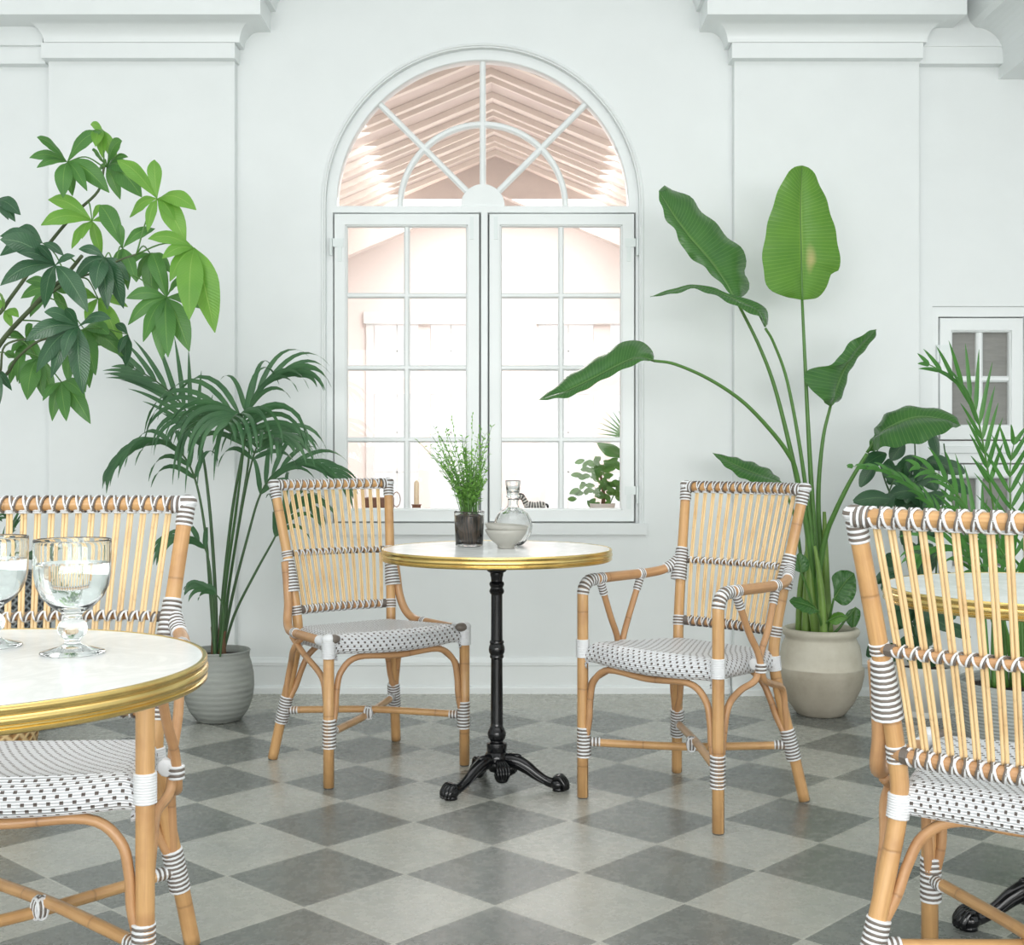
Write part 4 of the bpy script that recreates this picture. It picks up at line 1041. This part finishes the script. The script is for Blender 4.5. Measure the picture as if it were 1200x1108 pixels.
def strel_leaf(petiole, pz, pr, mid, left, right, zm, zl, zr, camber=.02, wave=.006, mat='strel'):
    mb = MB(); stalk(mb, petiole, pz, pr, 10); lf = lpart(strel, 'leaf_stalk', mb, M['stem'])
    mb = MB(); big_leaf(mb, mid, left, right, zm, zl, zr, camber, wave); b = lpart(strel, 'leaf_blade', mb, M[mat])
    mb = MB(); P = resample([at(u, v, zm[0] + (zm[1] - zm[0]) * i / (len(mid) - 1) - .003) for i, (u, v) in enumerate(mid)], 20)
    sweep(mb, P, [pr[-1] * .9, .0025, .0012], 6); lpart(strel, 'midrib', mb, M['stem'])
R1 = [.013, .011, .008, .0055]
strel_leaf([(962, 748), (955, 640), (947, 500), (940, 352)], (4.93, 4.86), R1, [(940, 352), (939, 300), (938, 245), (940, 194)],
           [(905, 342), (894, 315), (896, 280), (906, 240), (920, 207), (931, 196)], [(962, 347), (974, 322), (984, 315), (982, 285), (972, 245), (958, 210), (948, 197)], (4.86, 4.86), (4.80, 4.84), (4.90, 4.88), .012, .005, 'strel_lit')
strel_leaf([(955, 748), (948, 640), (934, 562), (911, 465), (892, 411), (868, 362), (862, 352)], (4.94, 4.82), R1, [(862, 352), (847, 326), (829, 302), (808, 278), (789, 252), (772, 224)],
           [(848, 336), (830, 318), (822, 311), (804, 297), (797, 283), (791, 271), (781, 257), (774, 240)], [(878, 341), (872, 322), (876, 304), (853, 276), (837, 262), (814, 237), (790, 221), (778, 218)], (4.82, 4.78), (4.80, 4.76), (4.92, 4.86), .02, .010)
strel_leaf([(959, 748), (953, 650), (940, 542), (923, 449), (907, 403), (897, 385)], (4.90, 4.76), [.012, .009, .007, .005], [(897, 383), (886, 364), (868, 354), (841, 343), (814, 336), (787, 342), (762, 348)],
           [(890, 372), (868, 362), (845, 350), (814, 339), (788, 345)], [(901, 376), (898, 364), (888, 355), (868, 352), (841, 340), (814, 334), (786, 339)], (4.76, 4.70), (4.68, 4.66), (4.84, 4.72), .012, .004)
strel_leaf([(957, 748), (950, 650), (934, 558), (923, 531), (899, 500), (868, 469), (830, 444), (791, 427), (766, 423)], (4.90, 4.62), [.013, .010, .0075, .0055], [(766, 423), (748, 419), (725, 428), (698, 442), (662, 459), (631, 469)],
           [(752, 424), (725, 436), (698, 450), (674, 463), (651, 468)], [(764, 410), (744, 398), (725, 404), (703, 418), (670, 438), (645, 458)], (4.62, 4.50), (4.55, 4.46), (4.72, 4.56), .015, .004)
strel_leaf([(966, 748), (962, 650), (959, 600), (960, 558), (965, 511), (973, 477)], (4.96, 4.90), [.014, .012, .009, .006], [(973, 477), (979, 458), (988, 436), (1000, 416), (1014, 400), (1027, 386)],
           [(962, 468), (951, 456), (941, 445), (945, 436), (959, 430), (977, 427), (984, 416), (994, 404), (1014, 390)], [(983, 468), (986, 455), (990, 440), (1004, 420), (1024, 396)], (4.90, 4.92), (4.82, 4.88), (5.0, 4.96), .02, .006)
strel_leaf([(952, 748), (942, 680), (932, 610), (917, 568)], (4.98, 5.02), [.009, .007, .005], [(917, 567), (897, 560), (870, 549), (850, 539), (835, 531)], [(905, 568), (885, 566), (868, 560), (848, 545)], [(912, 560), (902, 551), (884, 543), (860, 536)], (5.02, 5.05), (4.95, 5.0), (5.12, 5.08), .012, .004)
strel_leaf([(962, 748), (958, 690), (967, 632), (978, 602), (996, 565), (1016, 532)], (4.90, 4.74), [.014, .012, .010, .007], [(1016, 531), (1030, 510), (1050, 497), (1075, 489), (1100, 491), (1126, 499)],
           [(1030, 526), (1045, 524), (1062, 522), (1080, 519), (1097, 512), (1110, 505)], [(1026, 502), (1034, 492), (1040, 484), (1060, 477), (1094, 480), (1116, 486)], (4.74, 4.68), (4.58, 4.60), (4.86, 4.76), .018, .006)
# low leaves
strel_leaf([(968, 746), (972, 726), (977, 702)], (4.90, 4.80), [.006, .005, .004], [(977, 703), (985, 690), (993, 680), (1001, 672)], [(977, 690), (975, 676), (984, 669), (994, 669)], [(988, 710), (997, 706), (1003, 695), (1003, 680)], (4.80, 4.80), (4.80, 4.82), (4.78, 4.78), .01, .003)
strel_leaf([(963, 746), (962, 730), (958, 718)], (4.85, 4.76), [.006, .005, .004], [(960, 717), (950, 711), (938, 707), (925, 704)], [(950, 720), (938, 716), (928, 709)], [(952, 709), (940, 701), (930, 700)], (4.76, 4.74), (4.70, 4.72), (4.80, 4.78), .008, .003)
strel_leaf([(958, 746), (953, 715), (946, 690), (939, 672)], (4.88, 4.84), [.006, .005, .004], [(939, 672), (938, 664), (936, 655), (936, 648)], [(931, 668), (929, 660), (933, 652)], [(947, 668), (948, 658), (942, 651)], (4.84, 4.84), (4.84, 4.84), (4.84, 4.84), .006, .002)
strel_leaf([(970, 748), (982, 738), (992, 725), (1003, 712)], (4.95, 4.95), [.006, .005, .004], [(1003, 712), (1001, 720), (1000, 728), (1000, 738)], [(994, 716), (990, 724), (994, 732)], [(1008, 716), (1008, 724), (1004, 733)], (4.95, 4.95), (4.95, 4.95), (4.95, 4.95), .006, .002)
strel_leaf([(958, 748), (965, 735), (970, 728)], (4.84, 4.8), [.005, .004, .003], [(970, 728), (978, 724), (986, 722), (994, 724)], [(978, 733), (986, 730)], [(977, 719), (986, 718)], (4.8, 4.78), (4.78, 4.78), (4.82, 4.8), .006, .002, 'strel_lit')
mb = MB()                                      # leaf sheaths around the crown
for (u0, u1, u2, v2, Z, r) in ((944, 946, 952, 610, 4.92, .018), (958, 950, 946, 590, 4.88, .020), (972, 968, 966, 600, 4.93, .019), (936, 938, 946, 640, 4.98, .015), (966, 962, 955, 640, 4.82, .016), (950, 958, 968, 655, 4.99, .016)):
    stalk(mb, [(u0, 752), (u1, 690), (u2, v2)], (Z, Z), [r, r * .95, r * .75, r * .35], 10)
lpart(strel, 'leaf_sheaths', mb, M['sheath'])

# ---- feather palms
def frond(mbl, mbs, px, Z, n, ln, r, spread=.9, droop=.5, side=None, t0=.3, w=.014, flip=1, seed=0, up=(0, -.3, 1), fold=.15, tipang=.5, gl=1.0):
    """arching leaf stalk with leaflets down both sides"""
    rnd = random.Random(seed); k = len(px) - 1
    P = resample([at(u, v, Z[0] + (Z[1] - Z[0]) * i / k) for i, (u, v) in enumerate(px)], 60)
    sweep(mbs, P, r, 6)
    for i in range(n):
        t = t0 + (1 - t0) * (i + .5) / n; x = t * 60; j = min(int(x), 59); p = P[j].lerp(P[j + 1], x - j)
        T = (P[min(j + 2, 60)] - P[max(j - 2, 0)]).normalized(); U = V(up); S_ = T.cross(U).normalized()
        tt = (t - t0) / (1 - t0); l = ln * (math.sin(PI * min(.97, tt * .78 + .2)) ** .7) * rnd.uniform(.9, 1.08)
        for sg in (-1, 1):
            a = spread * (1 - tipang * tt); d = (T * math.cos(a) + S_ * sg * math.sin(a) + U.normalized() * .12 + V((0, rnd.uniform(-.12, .12), rnd.uniform(-.05, .05)))).normalized()
            Q = []; q = p.copy(); vdir = d.copy(); m = 10
            for s_ in range(m + 1):
                Q.append(q.copy()); vdir = (vdir + V((0, 0, -droop * (s_ / m) * rnd.uniform(.9, 1.1) * .45 * (1.0)))).normalized(); q = q + vdir * l / m
            sv = Q[1] - Q[0]; side_v = sv.cross(V((0, -1, .25)) if abs(sv.normalized().y) < .8 else V((0, 0, 1)))
            leaf_blade(mbl, Q, side_v, w * gl, lambda z: max(.05, min(1, z * 5 + .25) * (1 - z ** 2.2) ** .8), fold, 1)
kent = empty('feather_palm', (-1.13, 4.82, 0))
tag(kent, 'arching feather palm in a round grey ribbed pot beside the armless chair', 'plant')
mb = MB(); lathe(mb, [(0, 0), (.070, 0), (.085, .004), (.112, .04), (.130, .09), (.134, .13), (.131, .18), (.122, .225), (.116, .245), (.118, .262), (.121, .268), (.117, .272), (.111, .268), (.108, .24), (0, .238)], 56, ribs=lambda a, i, z: .006 * math.sin(3 * a + 40 * z)); mb.build('pot', M['pot_grey'], kent, angle=60)
mb = MB(); lathe(mb, [(.112, .245), (.05, .250), (0, .252)], 24); mb.build('soil', M['soil'], kent)
KS = [ # px path, Z range, n, leaflet len, stalk radii, spread, droop, t0, up
 ([(256, 770), (262, 690), (272, 600), (284, 530), (288, 500), (281, 487), (262, 482), (236, 484), (214, 500)], (4.82, 4.55), 13, .36, [.008, .006, .003], .95, 1.1, .74, (.2, -.6, .8)),
 ([(254, 770), (252, 690), (246, 600), (237, 530), (224, 495), (208, 468), (180, 445), (150, 428)], (4.84, 4.95), 12, .26, [.008, .006, .002], .55, .12, .62, (-.2, -.9, .3)),
 ([(252, 770), (246, 690), (240, 620), (228, 560), (208, 527), (180, 520), (150, 532), (128, 552)], (4.80, 4.70), 12, .25, [.007, .005, .002], .75, .9, .60, (0, -.3, 1)),
 ([(258, 770), (268, 690), (282, 600), (292, 530), (286, 492), (300, 462), (326, 444), (352, 440)], (4.86, 4.88), 9, .30, [.007, .005, .002], .6, .65, .76, (0, -.3, 1)),
 ([(259, 770), (272, 700), (290, 630), (305, 580), (325, 552), (352, 545), (380, 552), (404, 566)], (4.88, 4.98), 13, .27, [.007, .005, .002], .7, .55, .60, (0, -.4, 1)),
 ([(260, 770), (275, 720), (300, 670), (322, 630), (335, 600), (350, 590), (368, 600)], (4.90, 5.0), 10, .22, [.006, .005, .002], .7, .7, .66, (0, -.4, 1)),
 ([(252, 770), (249, 700), (243, 650), (228, 632), (206, 632), (190, 645)], (4.76, 4.70), 8, .15, [.005, .004, .002], .7, .8, .66, (0, -.4, 1)),
 ([(256, 770), (264, 690), (275, 610), (284, 540), (287, 505), (284, 488), (277, 486), (268, 496)], (4.82, 4.30), 16, .34, [.007, .005, .002], 1.05, .85, .72, (0, .25, 1)),
 ([(260, 770), (268, 690), (281, 610), (293, 550), (303, 520), (316, 508), (330, 516)], (4.90, 4.60), 12, .27, [.007, .005, .002], 1.0, .8, .76, (0, .1, 1)),
 ([(258, 770), (262, 720), (256, 700), (240, 690), (226, 685)], (4.70, 4.66), 5, .10, [.004, .003, .002], .5, .8, .7, (0, -.4, 1)),
]
for i, (px, Z, n, ln, r, sp_, dr, t0, up) in enumerate(KS):
    ml, ms = MB(), MB(); frond(ml, ms, px, Z, max(5, int(n * .8)), ln * 1.12, r, sp_, dr * 1.55, t0=t0, w=.0105, seed=i, up=up)
    fr_ = lpart(kent, 'frond_stalk', ms, M['stem_d']); bl = lpart(kent, 'frond', ml, M['palm'])
mb = MB()
for i, (u, v) in enumerate(((250, 735), (258, 722), (262, 740))): stalk(mb, [(u, 772), (u, 750), (u + (i - 1) * 2, v)], (4.82, 4.8), [.011, .009, .004], 8)
lpart(kent, 'dry_sheath', mb, M['twig'])

# ---- bright feather palm at the right
AX_, AY_ = 1.745, 4.25
arec = empty('feather_palm', (AX_, AY_, 0))
tag(arec, 'bright green feather palm in a wide pale grey ribbed pot at the right frame edge', 'plant')
mb = MB(); lathe(mb, [(0, 0), (.16, 0), (.175, .01), (.205, .10), (.220, .20), (.222, .252), (.216, .256), (.210, .252), (.206, .22), (0, .215)], 56); mb.build('pot', M['pot_grey2'], arec, angle=60)
mb = MB(); lathe(mb, [(.208, .222), (.1, .228), (0, .230)], 24); mb.build('soil', M['soil'], arec)
AS = [
 ([(1196, 800), (1180, 700), (1165, 600), (1152, 520), (1139, 470), (1117, 443), (1082, 424)], (4.25, 4.05), 15, .20, [.006, .004, .0015], .75, .10, .55, (.5, -.8, .3)),
 ([(1200, 800), (1192, 700), (1187, 640), (1184, 590), (1184, 545), (1190, 512)], (4.25, 4.15), 14, .24, [.006, .004, .0015], .85, .10, .35, (0, -1, .2)),
 ([(1186, 800), (1176, 720), (1160, 650), (1135, 600), (1105, 560), (1070, 545)], (4.20, 4.0), 14, .20, [.005, .004, .0015], .8, .35, .35, (.3, -.8, .5)),
 ([(1180, 800), (1160, 720), (1125, 640), (1090, 590), (1040, 553), (992, 546)], (4.30, 4.35), 16, .09, [.005, .003, .001], .6, .35, .45, (.2, -.6, .8)),
 ([(1192, 800), (1180, 740), (1162, 690), (1135, 650), (1100, 640), (1070, 655)], (4.15, 4.0), 12, .22, [.005, .004, .0015], .8, .5, .35, (.2, -.7, .6)),
 ([(1205, 800), (1215, 700), (1225, 620), (1235, 560), (1240, 520)], (4.3, 4.2), 13, .24, [.006, .004, .0015], .85, .15, .35, (0, -1, .2)),
 ([(1190, 800), (1170, 720), (1150, 660), (1128, 620), (1112, 580)], (4.35, 4.4), 12, .22, [.005, .004, .0015], .8, .3, .3, (.2, -.9, .3)),
 ([(1200, 800), (1200, 730), (1190, 680), (1170, 640), (1150, 620)], (4.1, 3.95), 10, .20, [.005, .004, .0015], .8, .4, .35, (0, -.9, .3)),
]
for i, (px, Z, n, ln, r, sp_, dr, t0, up) in enumerate(AS):
    ml, ms = MB(), MB(); frond(ml, ms, px, Z, max(6, int(n * .75)), ln, r, sp_ * .85, dr, t0=t0, w=.0080, seed=40 + i, up=up)
    lpart(arec, 'frond_stalk', ms, M['stem']); lpart(arec, 'frond', ml, M['areca'])
mb = MB()
for i in range(14):
    u = 1158 + i * 7; stalk(mb, [(u, 806), (u - 2 + i % 3, 760), (u - 4 + 3 * (i % 3), 715 - 10 * (i % 4))], (4.15 + .03 * (i % 5), 4.15 + .03 * (i % 5)), [.010, .008, .004], 6)
lpart(arec, 'leaf_sheaths', mb, M['stem'])

# ---- dark oval-leaved climber in the white pot
rub = empty('oval_leaf_plant', (1.625, 4.93, 0))
tag(rub, 'bushy plant with dark oval leaves in a matt white pot behind the right table', 'plant')
mb = MB(); lathe(mb, [(0, 0), (.092, 0), (.095, .012), (.090, .022), (.108, .05), (.132, .11), (.138, .17), (.136, .195), (.130, .198), (.126, .17), (0, .165)], 48); mb.build('pot', M['pot_white'], rub, angle=50)
mb = MB(); lathe(mb, [(.128, .170), (0, .176)], 24); mb.build('soil', M['soil'], rub)
stm = MB()
for (px, Z) in (([(1085, 795), (1080, 700), (1075, 600), (1072, 520)], (4.93, 4.9)), ([(1090, 795), (1070, 690), (1050, 600), (1036, 560), (1028, 525), (1037, 512)], (4.93, 4.8)), ([(1082, 795), (1095, 700), (1100, 620), (1110, 560), (1106, 520)], (4.95, 4.95)),
                ([(1085, 795), (1060, 700), (1047, 640), (1040, 590), (1048, 560)], (4.9, 4.8))): stalk(stm, px, Z, [.006, .004, .003], 6)
lpart(rub, 'stems', stm, M['stem_d'])
random.seed(21)
oval = lambda t: max(.03, math.sin(PI * min(1, t * .94 + .03)) ** .75)
def oval_leaf(u0, v0, u1, v1, Z, hw, dz=0, tilt=0):
    a, b = at(u0, v0, Z), at(u1, v1, Z + dz); d = (b - a); s_ = d.normalized().cross(V((math.sin(tilt), -math.cos(tilt), .15)))
    mb = MB(); Nn = d.cross(s_).normalized(); P = [a + d * t / 10 + V((0, 0, .12 * d.length * math.sin(PI * t / 10) * .5)) for t in range(11)]
    leaf_blade(mb, P, s_, hw, oval, .12, 3, curl=.1, uvo=random.random()); lpart(rub, 'leaf', mb, M['rubber_leaf'])
for a in ((1026, 544, 1008, 571, 4.8, .026), (1034, 545, 1052, 569, 4.82, .024), (1044, 585, 1000, 588, 4.78, .033), (1048, 580, 1030, 601, 4.8, .03), (1092, 505, 1100, 535, 4.85, .035, 0, .6), (1060, 520, 1044, 540, 4.86, .03),
          (1075, 545, 1050, 552, 4.88, .032), (1080, 550, 1098, 575, 4.86, .036), (1072, 560, 1062, 590, 4.84, .03), (1078, 585, 1100, 600, 4.84, .032), (1070, 600, 1048, 618, 4.83, .03)): oval_leaf(*a)
for i in range(66):
    u = random.gauss(1080, 20); v = random.uniform(525, 770); an = random.uniform(0, 2 * PI); l = random.uniform(22, 36)
    oval_leaf(u, v, u + l * math.cos(an), v + l * .8 * abs(math.sin(an)) + 4, random.uniform(4.78, 5.05), random.uniform(.024, .036), random.uniform(-.05, .05), random.uniform(-.7, .7))

# ---- money tree at the left: trunk and pot stand just outside the frame
TX, TY = -1.80, 4.15
mon = empty('palmate_leaf_tree', (TX, TY, 0))
tag(mon, 'small tree with palmate hand-shaped leaves reaching in from the upper left, in a straw basket', 'plant')
mb = MB(); lathe(mb, [(0, 0), (.19, 0), (.20, .01), (.222, .12), (.225, .26), (.222, .33), (.214, .33), (.21, .26), (0, .25)], 48); mb.build('basket', M['basket'], mon, angle=50)
mb = MB(); lathe(mb, [(.212, .262), (0, .27)], 24); mb.build('soil', M['soil'], mon)
mb = MB(); ms = []
def br(pts, r):
    P = catmull(pts, 6); sweep(mb, P, r, 8); ms.extend(P)
root_ = V((TX, TY, .26))
br([root_, V((TX + .02, TY, .7)), V((TX - .01, TY - .02, 1.05)), at(-10, 420, 4.15), at(40, 358, 4.05), at(75, 325, 4.0), at(96, 300, 3.95)], [.03, .024, .014, .008, .006])
br([V((TX + .01, TY, .85)), at(-15, 400, 4.2), at(4, 362, 4.2), at(28, 328, 4.2), at(56, 288, 4.2), at(86, 252, 4.15), at(115, 224, 4.1), at(122, 196, 4.1)], [.018, .012, .007, .006, .004])
br([at(40, 358, 4.05), at(80, 330, 4.1), at(115, 318, 4.05), at(140, 305, 4.0), at(160, 298, 4.0)], [.006, .004, .003])
br([at(-10, 420, 4.15), at(5, 440, 4.05), at(20, 420, 3.95), at(45, 400, 3.9), at(70, 395, 3.9)], [.007, .005, .004])
br([at(-12, 410, 4.15), at(0, 435, 4.0), at(6, 405, 3.95), at(40, 395, 4.0)], [.005, .004, .003])
br([V((TX, TY, .95)), at(-40, 380, 4.3), at(-20, 300, 4.3), at(-5, 255, 4.3)], [.014, .008, .004])
lpart(mon, 'branches', mb, M['bark'])
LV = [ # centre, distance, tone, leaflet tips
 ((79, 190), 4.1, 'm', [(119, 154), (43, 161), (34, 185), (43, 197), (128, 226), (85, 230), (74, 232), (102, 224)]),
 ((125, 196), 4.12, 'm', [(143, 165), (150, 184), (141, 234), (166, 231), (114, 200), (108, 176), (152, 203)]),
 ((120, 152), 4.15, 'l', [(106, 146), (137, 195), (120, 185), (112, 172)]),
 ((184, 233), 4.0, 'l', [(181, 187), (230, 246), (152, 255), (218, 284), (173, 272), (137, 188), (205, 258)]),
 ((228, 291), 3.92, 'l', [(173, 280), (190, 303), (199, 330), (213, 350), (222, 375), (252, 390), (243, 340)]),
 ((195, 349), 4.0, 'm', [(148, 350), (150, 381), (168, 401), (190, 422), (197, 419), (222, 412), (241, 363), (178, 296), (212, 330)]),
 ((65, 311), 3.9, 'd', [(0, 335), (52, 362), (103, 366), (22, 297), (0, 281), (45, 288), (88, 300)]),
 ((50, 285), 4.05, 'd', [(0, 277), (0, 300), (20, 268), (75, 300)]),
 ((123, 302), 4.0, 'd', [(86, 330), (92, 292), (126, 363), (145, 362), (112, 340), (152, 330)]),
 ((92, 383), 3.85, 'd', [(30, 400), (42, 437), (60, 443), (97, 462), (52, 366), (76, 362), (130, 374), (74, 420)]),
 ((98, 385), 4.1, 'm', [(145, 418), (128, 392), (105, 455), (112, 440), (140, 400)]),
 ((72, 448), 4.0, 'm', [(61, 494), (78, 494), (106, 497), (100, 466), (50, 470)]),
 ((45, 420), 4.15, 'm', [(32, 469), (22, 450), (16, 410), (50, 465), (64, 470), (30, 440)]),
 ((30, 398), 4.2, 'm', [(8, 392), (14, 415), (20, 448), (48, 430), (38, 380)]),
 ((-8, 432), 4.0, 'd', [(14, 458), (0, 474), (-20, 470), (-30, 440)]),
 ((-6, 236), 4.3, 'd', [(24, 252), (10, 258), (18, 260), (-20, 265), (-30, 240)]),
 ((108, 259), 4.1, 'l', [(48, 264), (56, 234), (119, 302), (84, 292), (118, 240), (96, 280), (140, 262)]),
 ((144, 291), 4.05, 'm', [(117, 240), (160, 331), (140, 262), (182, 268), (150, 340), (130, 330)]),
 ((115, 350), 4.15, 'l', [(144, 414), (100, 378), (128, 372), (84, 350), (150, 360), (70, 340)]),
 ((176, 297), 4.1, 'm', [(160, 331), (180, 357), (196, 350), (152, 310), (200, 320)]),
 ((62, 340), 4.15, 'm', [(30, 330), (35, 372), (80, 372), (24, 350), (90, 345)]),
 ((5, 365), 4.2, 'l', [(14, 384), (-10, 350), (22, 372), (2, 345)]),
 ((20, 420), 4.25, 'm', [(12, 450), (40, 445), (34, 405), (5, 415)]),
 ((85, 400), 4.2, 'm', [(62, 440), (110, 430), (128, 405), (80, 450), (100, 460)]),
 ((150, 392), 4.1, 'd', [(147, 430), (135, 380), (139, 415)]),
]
random.seed(5)
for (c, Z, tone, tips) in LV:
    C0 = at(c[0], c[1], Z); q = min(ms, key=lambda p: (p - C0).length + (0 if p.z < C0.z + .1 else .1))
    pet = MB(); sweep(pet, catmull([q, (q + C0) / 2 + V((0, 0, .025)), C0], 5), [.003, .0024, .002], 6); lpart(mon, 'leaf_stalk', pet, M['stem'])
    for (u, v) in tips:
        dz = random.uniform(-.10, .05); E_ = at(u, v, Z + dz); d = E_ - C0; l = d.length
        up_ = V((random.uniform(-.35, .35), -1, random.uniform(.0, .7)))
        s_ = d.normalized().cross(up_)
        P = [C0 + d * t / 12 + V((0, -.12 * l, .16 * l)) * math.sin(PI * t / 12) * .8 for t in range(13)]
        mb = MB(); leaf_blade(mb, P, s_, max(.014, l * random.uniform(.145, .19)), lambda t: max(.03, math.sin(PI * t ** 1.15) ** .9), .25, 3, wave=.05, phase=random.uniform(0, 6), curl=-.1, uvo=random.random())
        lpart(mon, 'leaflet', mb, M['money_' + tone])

# ---- low palm in a dark grey mesh planter behind the left armchair
msh = empty('small_palm', (-2.02, 4.85, 0))
tag(msh, 'dark grey mesh planter with thin palm leaves, glimpsed between canes of the left armchair', 'plant')
mb = MB(); lathe(mb, [(0, 0), (.17, 0), (.19, .02), (.215, .25), (.222, .45), (.20, .54), (.17, .565), (.155, .56), (.15, .5), (0, .49)], 40); mb.build('planter', M['mesh_pot'], msh, angle=50)
ml, mst = MB(), MB()
for i, px in enumerate(([(-10, 690), (0, 650), (14, 620), (5, 600)], [(0, 690), (20, 665), (36, 655), (44, 668)], [(-20, 690), (-30, 640), (-15, 610), (0, 608)])):
    frond(ml, mst, px, (4.85, 4.8), 9, .13, [.003, .002, .001], .8, .3, t0=.3, w=.006, seed=70 + i)
lpart(msh, 'stems', mst, M['stem_d']); lpart(msh, 'fronds', ml, M['palm'])

# ------------------------------------------------------------------ things on the console inside the far room
con = empty('console_table', (0, 5.95, 0)); tag(con, 'brown wooden console table standing just inside the room beyond the arched window', 'table')
CT = .735
mb = MB(); mb.box(-1.0, 1.0, -.30, .25, CT - .03, CT); mb.build('table_top', M['wood_brown'], con, smooth=False, bevel=.003)
for sx_ in (-.94, .94):
    for sy_ in (-.26, .21): mb = MB(); mb.box(sx_ - .025, sx_ + .025, sy_ - .025, sy_ + .025, 0, CT - .03); mb.build('leg', M['wood_brown'], con, smooth=False)
def onc(u, Z): return V(((u - 600) * Z / FPX, Z, CT))
z = empty('zebra_figurine', onc(626, 5.85)); tag(z, 'small striped zebra figurine behind the carafe, on the inner console', 'figurine')
mb = MB(); sweep(mb, catmull([V((-.045, 0, .052)), V((-.03, 0, .05)), V((0, 0, .046)), V((.035, 0, .050)), V((.052, 0, .050))], 5), [.012, .021, .019, .021, .012], 14, up=(0, 0, 1))
sweep(mb, catmull([V((-.036, 0, .055)), V((-.052, 0, .082)), V((-.072, 0, .088)), V((-.088, 0, .070)), V((-.100, 0, .046))], 5), [.015, .012, .012, .011, .007], 12)
for x in (-.035, .040):
    for y in (-.012, .012): sweep(mb, [V((x, y, .05)), V((x, y, .022)), V((x, y, 0))], [.009, .006, .007], 8)
mb.build('body', M['zebra'], z)
mb = MB(); sweep(mb, catmull([V((-.040, 0, .076)), V((-.052, 0, .096)), V((-.074, 0, .101)), V((-.092, 0, .084))], 5), [.004, .006, .005], 8, flat=.4); mb.build('mane', M['iron'], z)
mb = MB(); sweep(mb, catmull([V((.050, 0, .056)), V((.062, 0, .050)), V((.064, 0, .030))], 4), [.004, .006, .003], 8); mb.build('tail', M['iron'], z)
k1 = empty('candlestick', onc(488, 5.9)); tag(k1, 'pale candle in a small bronze holder on the console, left window casement', 'candle')
mb = MB(); lathe(mb, [(0, 0), (.040, 0), (.042, .004), (.022, .012), (.020, .045), (.026, .052), (0, .052)], 24); mb.build('holder', M['copper'], k1, angle=50)
mb = MB(); lathe(mb, [(0, .052), (.012, .052), (.0115, .155), (.004, .165), (0, .166)], 16); mb.build('candle', M['wax'], k1, angle=50)
bx_ = empty('wooden_box', onc(446, 5.9)); tag(bx_, 'pinkish brown box with a wire ring handle, seen behind the armless chair back', 'box')
mb = MB(); mb.box(-.075, .06, -.05, .05, 0, .085); mb.build('body', M['wood_brown'], bx_, smooth=False, bevel=.004)
mb = MB(); sweep(mb, [V((.075 + .018 * math.cos(a), 0, .075 + .035 * math.sin(a))) for a in [i * 2 * PI / 20 for i in range(21)]], .002, 6); mb.build('ring_handle', M['copper'], bx_)
fic = empty('leafy_shrub', onc(706, 5.95)); tag(fic, 'small leafy shrub in a pot, seen through the lower right window pane', 'plant')
mb = MB(); lathe(mb, [(0, 0), (.05, 0), (.062, .055), (.058, .055), (0, .045)], 28); mb.build('pot', M['pot_white'], fic)
mb = MB(); sweep(mb, catmull([V((0, 0, .03)), V((.005, 0, .1)), V((-.01, 0, .2))], 4), [.010, .008, .005], 8); mb.build('trunk', M['twig'], fic)
random.seed(31)
lf2 = MB()
for i in range(85):
    p = V((random.gauss(-.005, .055), random.gauss(0, .04), random.uniform(.05, .29))); an = random.uniform(0, 2 * PI)
    d = V((math.cos(an), .4 * math.sin(an), random.uniform(-.9, .1))).normalized() * random.uniform(.035, .055)
    leaf_blade(lf2, [p + d * t / 6 for t in range(7)], d.cross(V((random.uniform(-.5, .5), -1, .2))), .013, oval, .2, 2)
lf2.build('foliage', M['money_m'], fic)
mb = MB(); big_leaf(mb, [(733, 536), (722, 530), (712, 524), (699, 519)], [(725, 537), (712, 535), (704, 528)], [(728, 527), (718, 521), (708, 519)], (5.9, 5.9), (5.85, 5.88), (5.95, 5.92), .01, .002, 16, 3); o = mb.build('leaf', M['areca'], None); local(o, fic)
mb = MB(); sweep(mb, catmull([V((.03, 0, .04)), V((.08, 0, .16)), at(733, 536, 5.9) - fic.location], 5), .003, 6); mb.build('leaf_stalk', M['stem'], fic)
fan = empty('fan_palm', (.62, 6.5, 0)); tag(fan, 'fan palm leaf showing behind the shrub through the right window pane', 'plant')
mb = MB(); lathe(mb, [(0, 0), (.12, 0), (.16, .28), (.15, .28), (0, .25)], 32); mb.build('pot', M['pot_white'], fan)
mb = MB(); c0 = at(737, 514, 6.5) - fan.location; sweep(mb, catmull([V((0, 0, .25)), V((.01, 0, .7)), c0], 6), .006, 6); mb.build('stem', M['stem'], fan)
mb = MB()
for i in range(15):
    a = math.radians(176 - i * 9.5); l = .20 - .02 * abs(i - 5) / 5; d = V((math.cos(a), -.15, math.sin(a)))
    leaf_blade(mb, [c0 + d * l * t / 8 + V((0, 0, -.02 * (t / 8) ** 2)) for t in range(9)], d.cross(V((0, -1, 0))), .009, lambda t: max(.04, min(1, t * 3 + .4) * (1 - t)), .3, 1)
mb.build('leaf', M['areca'], fan)
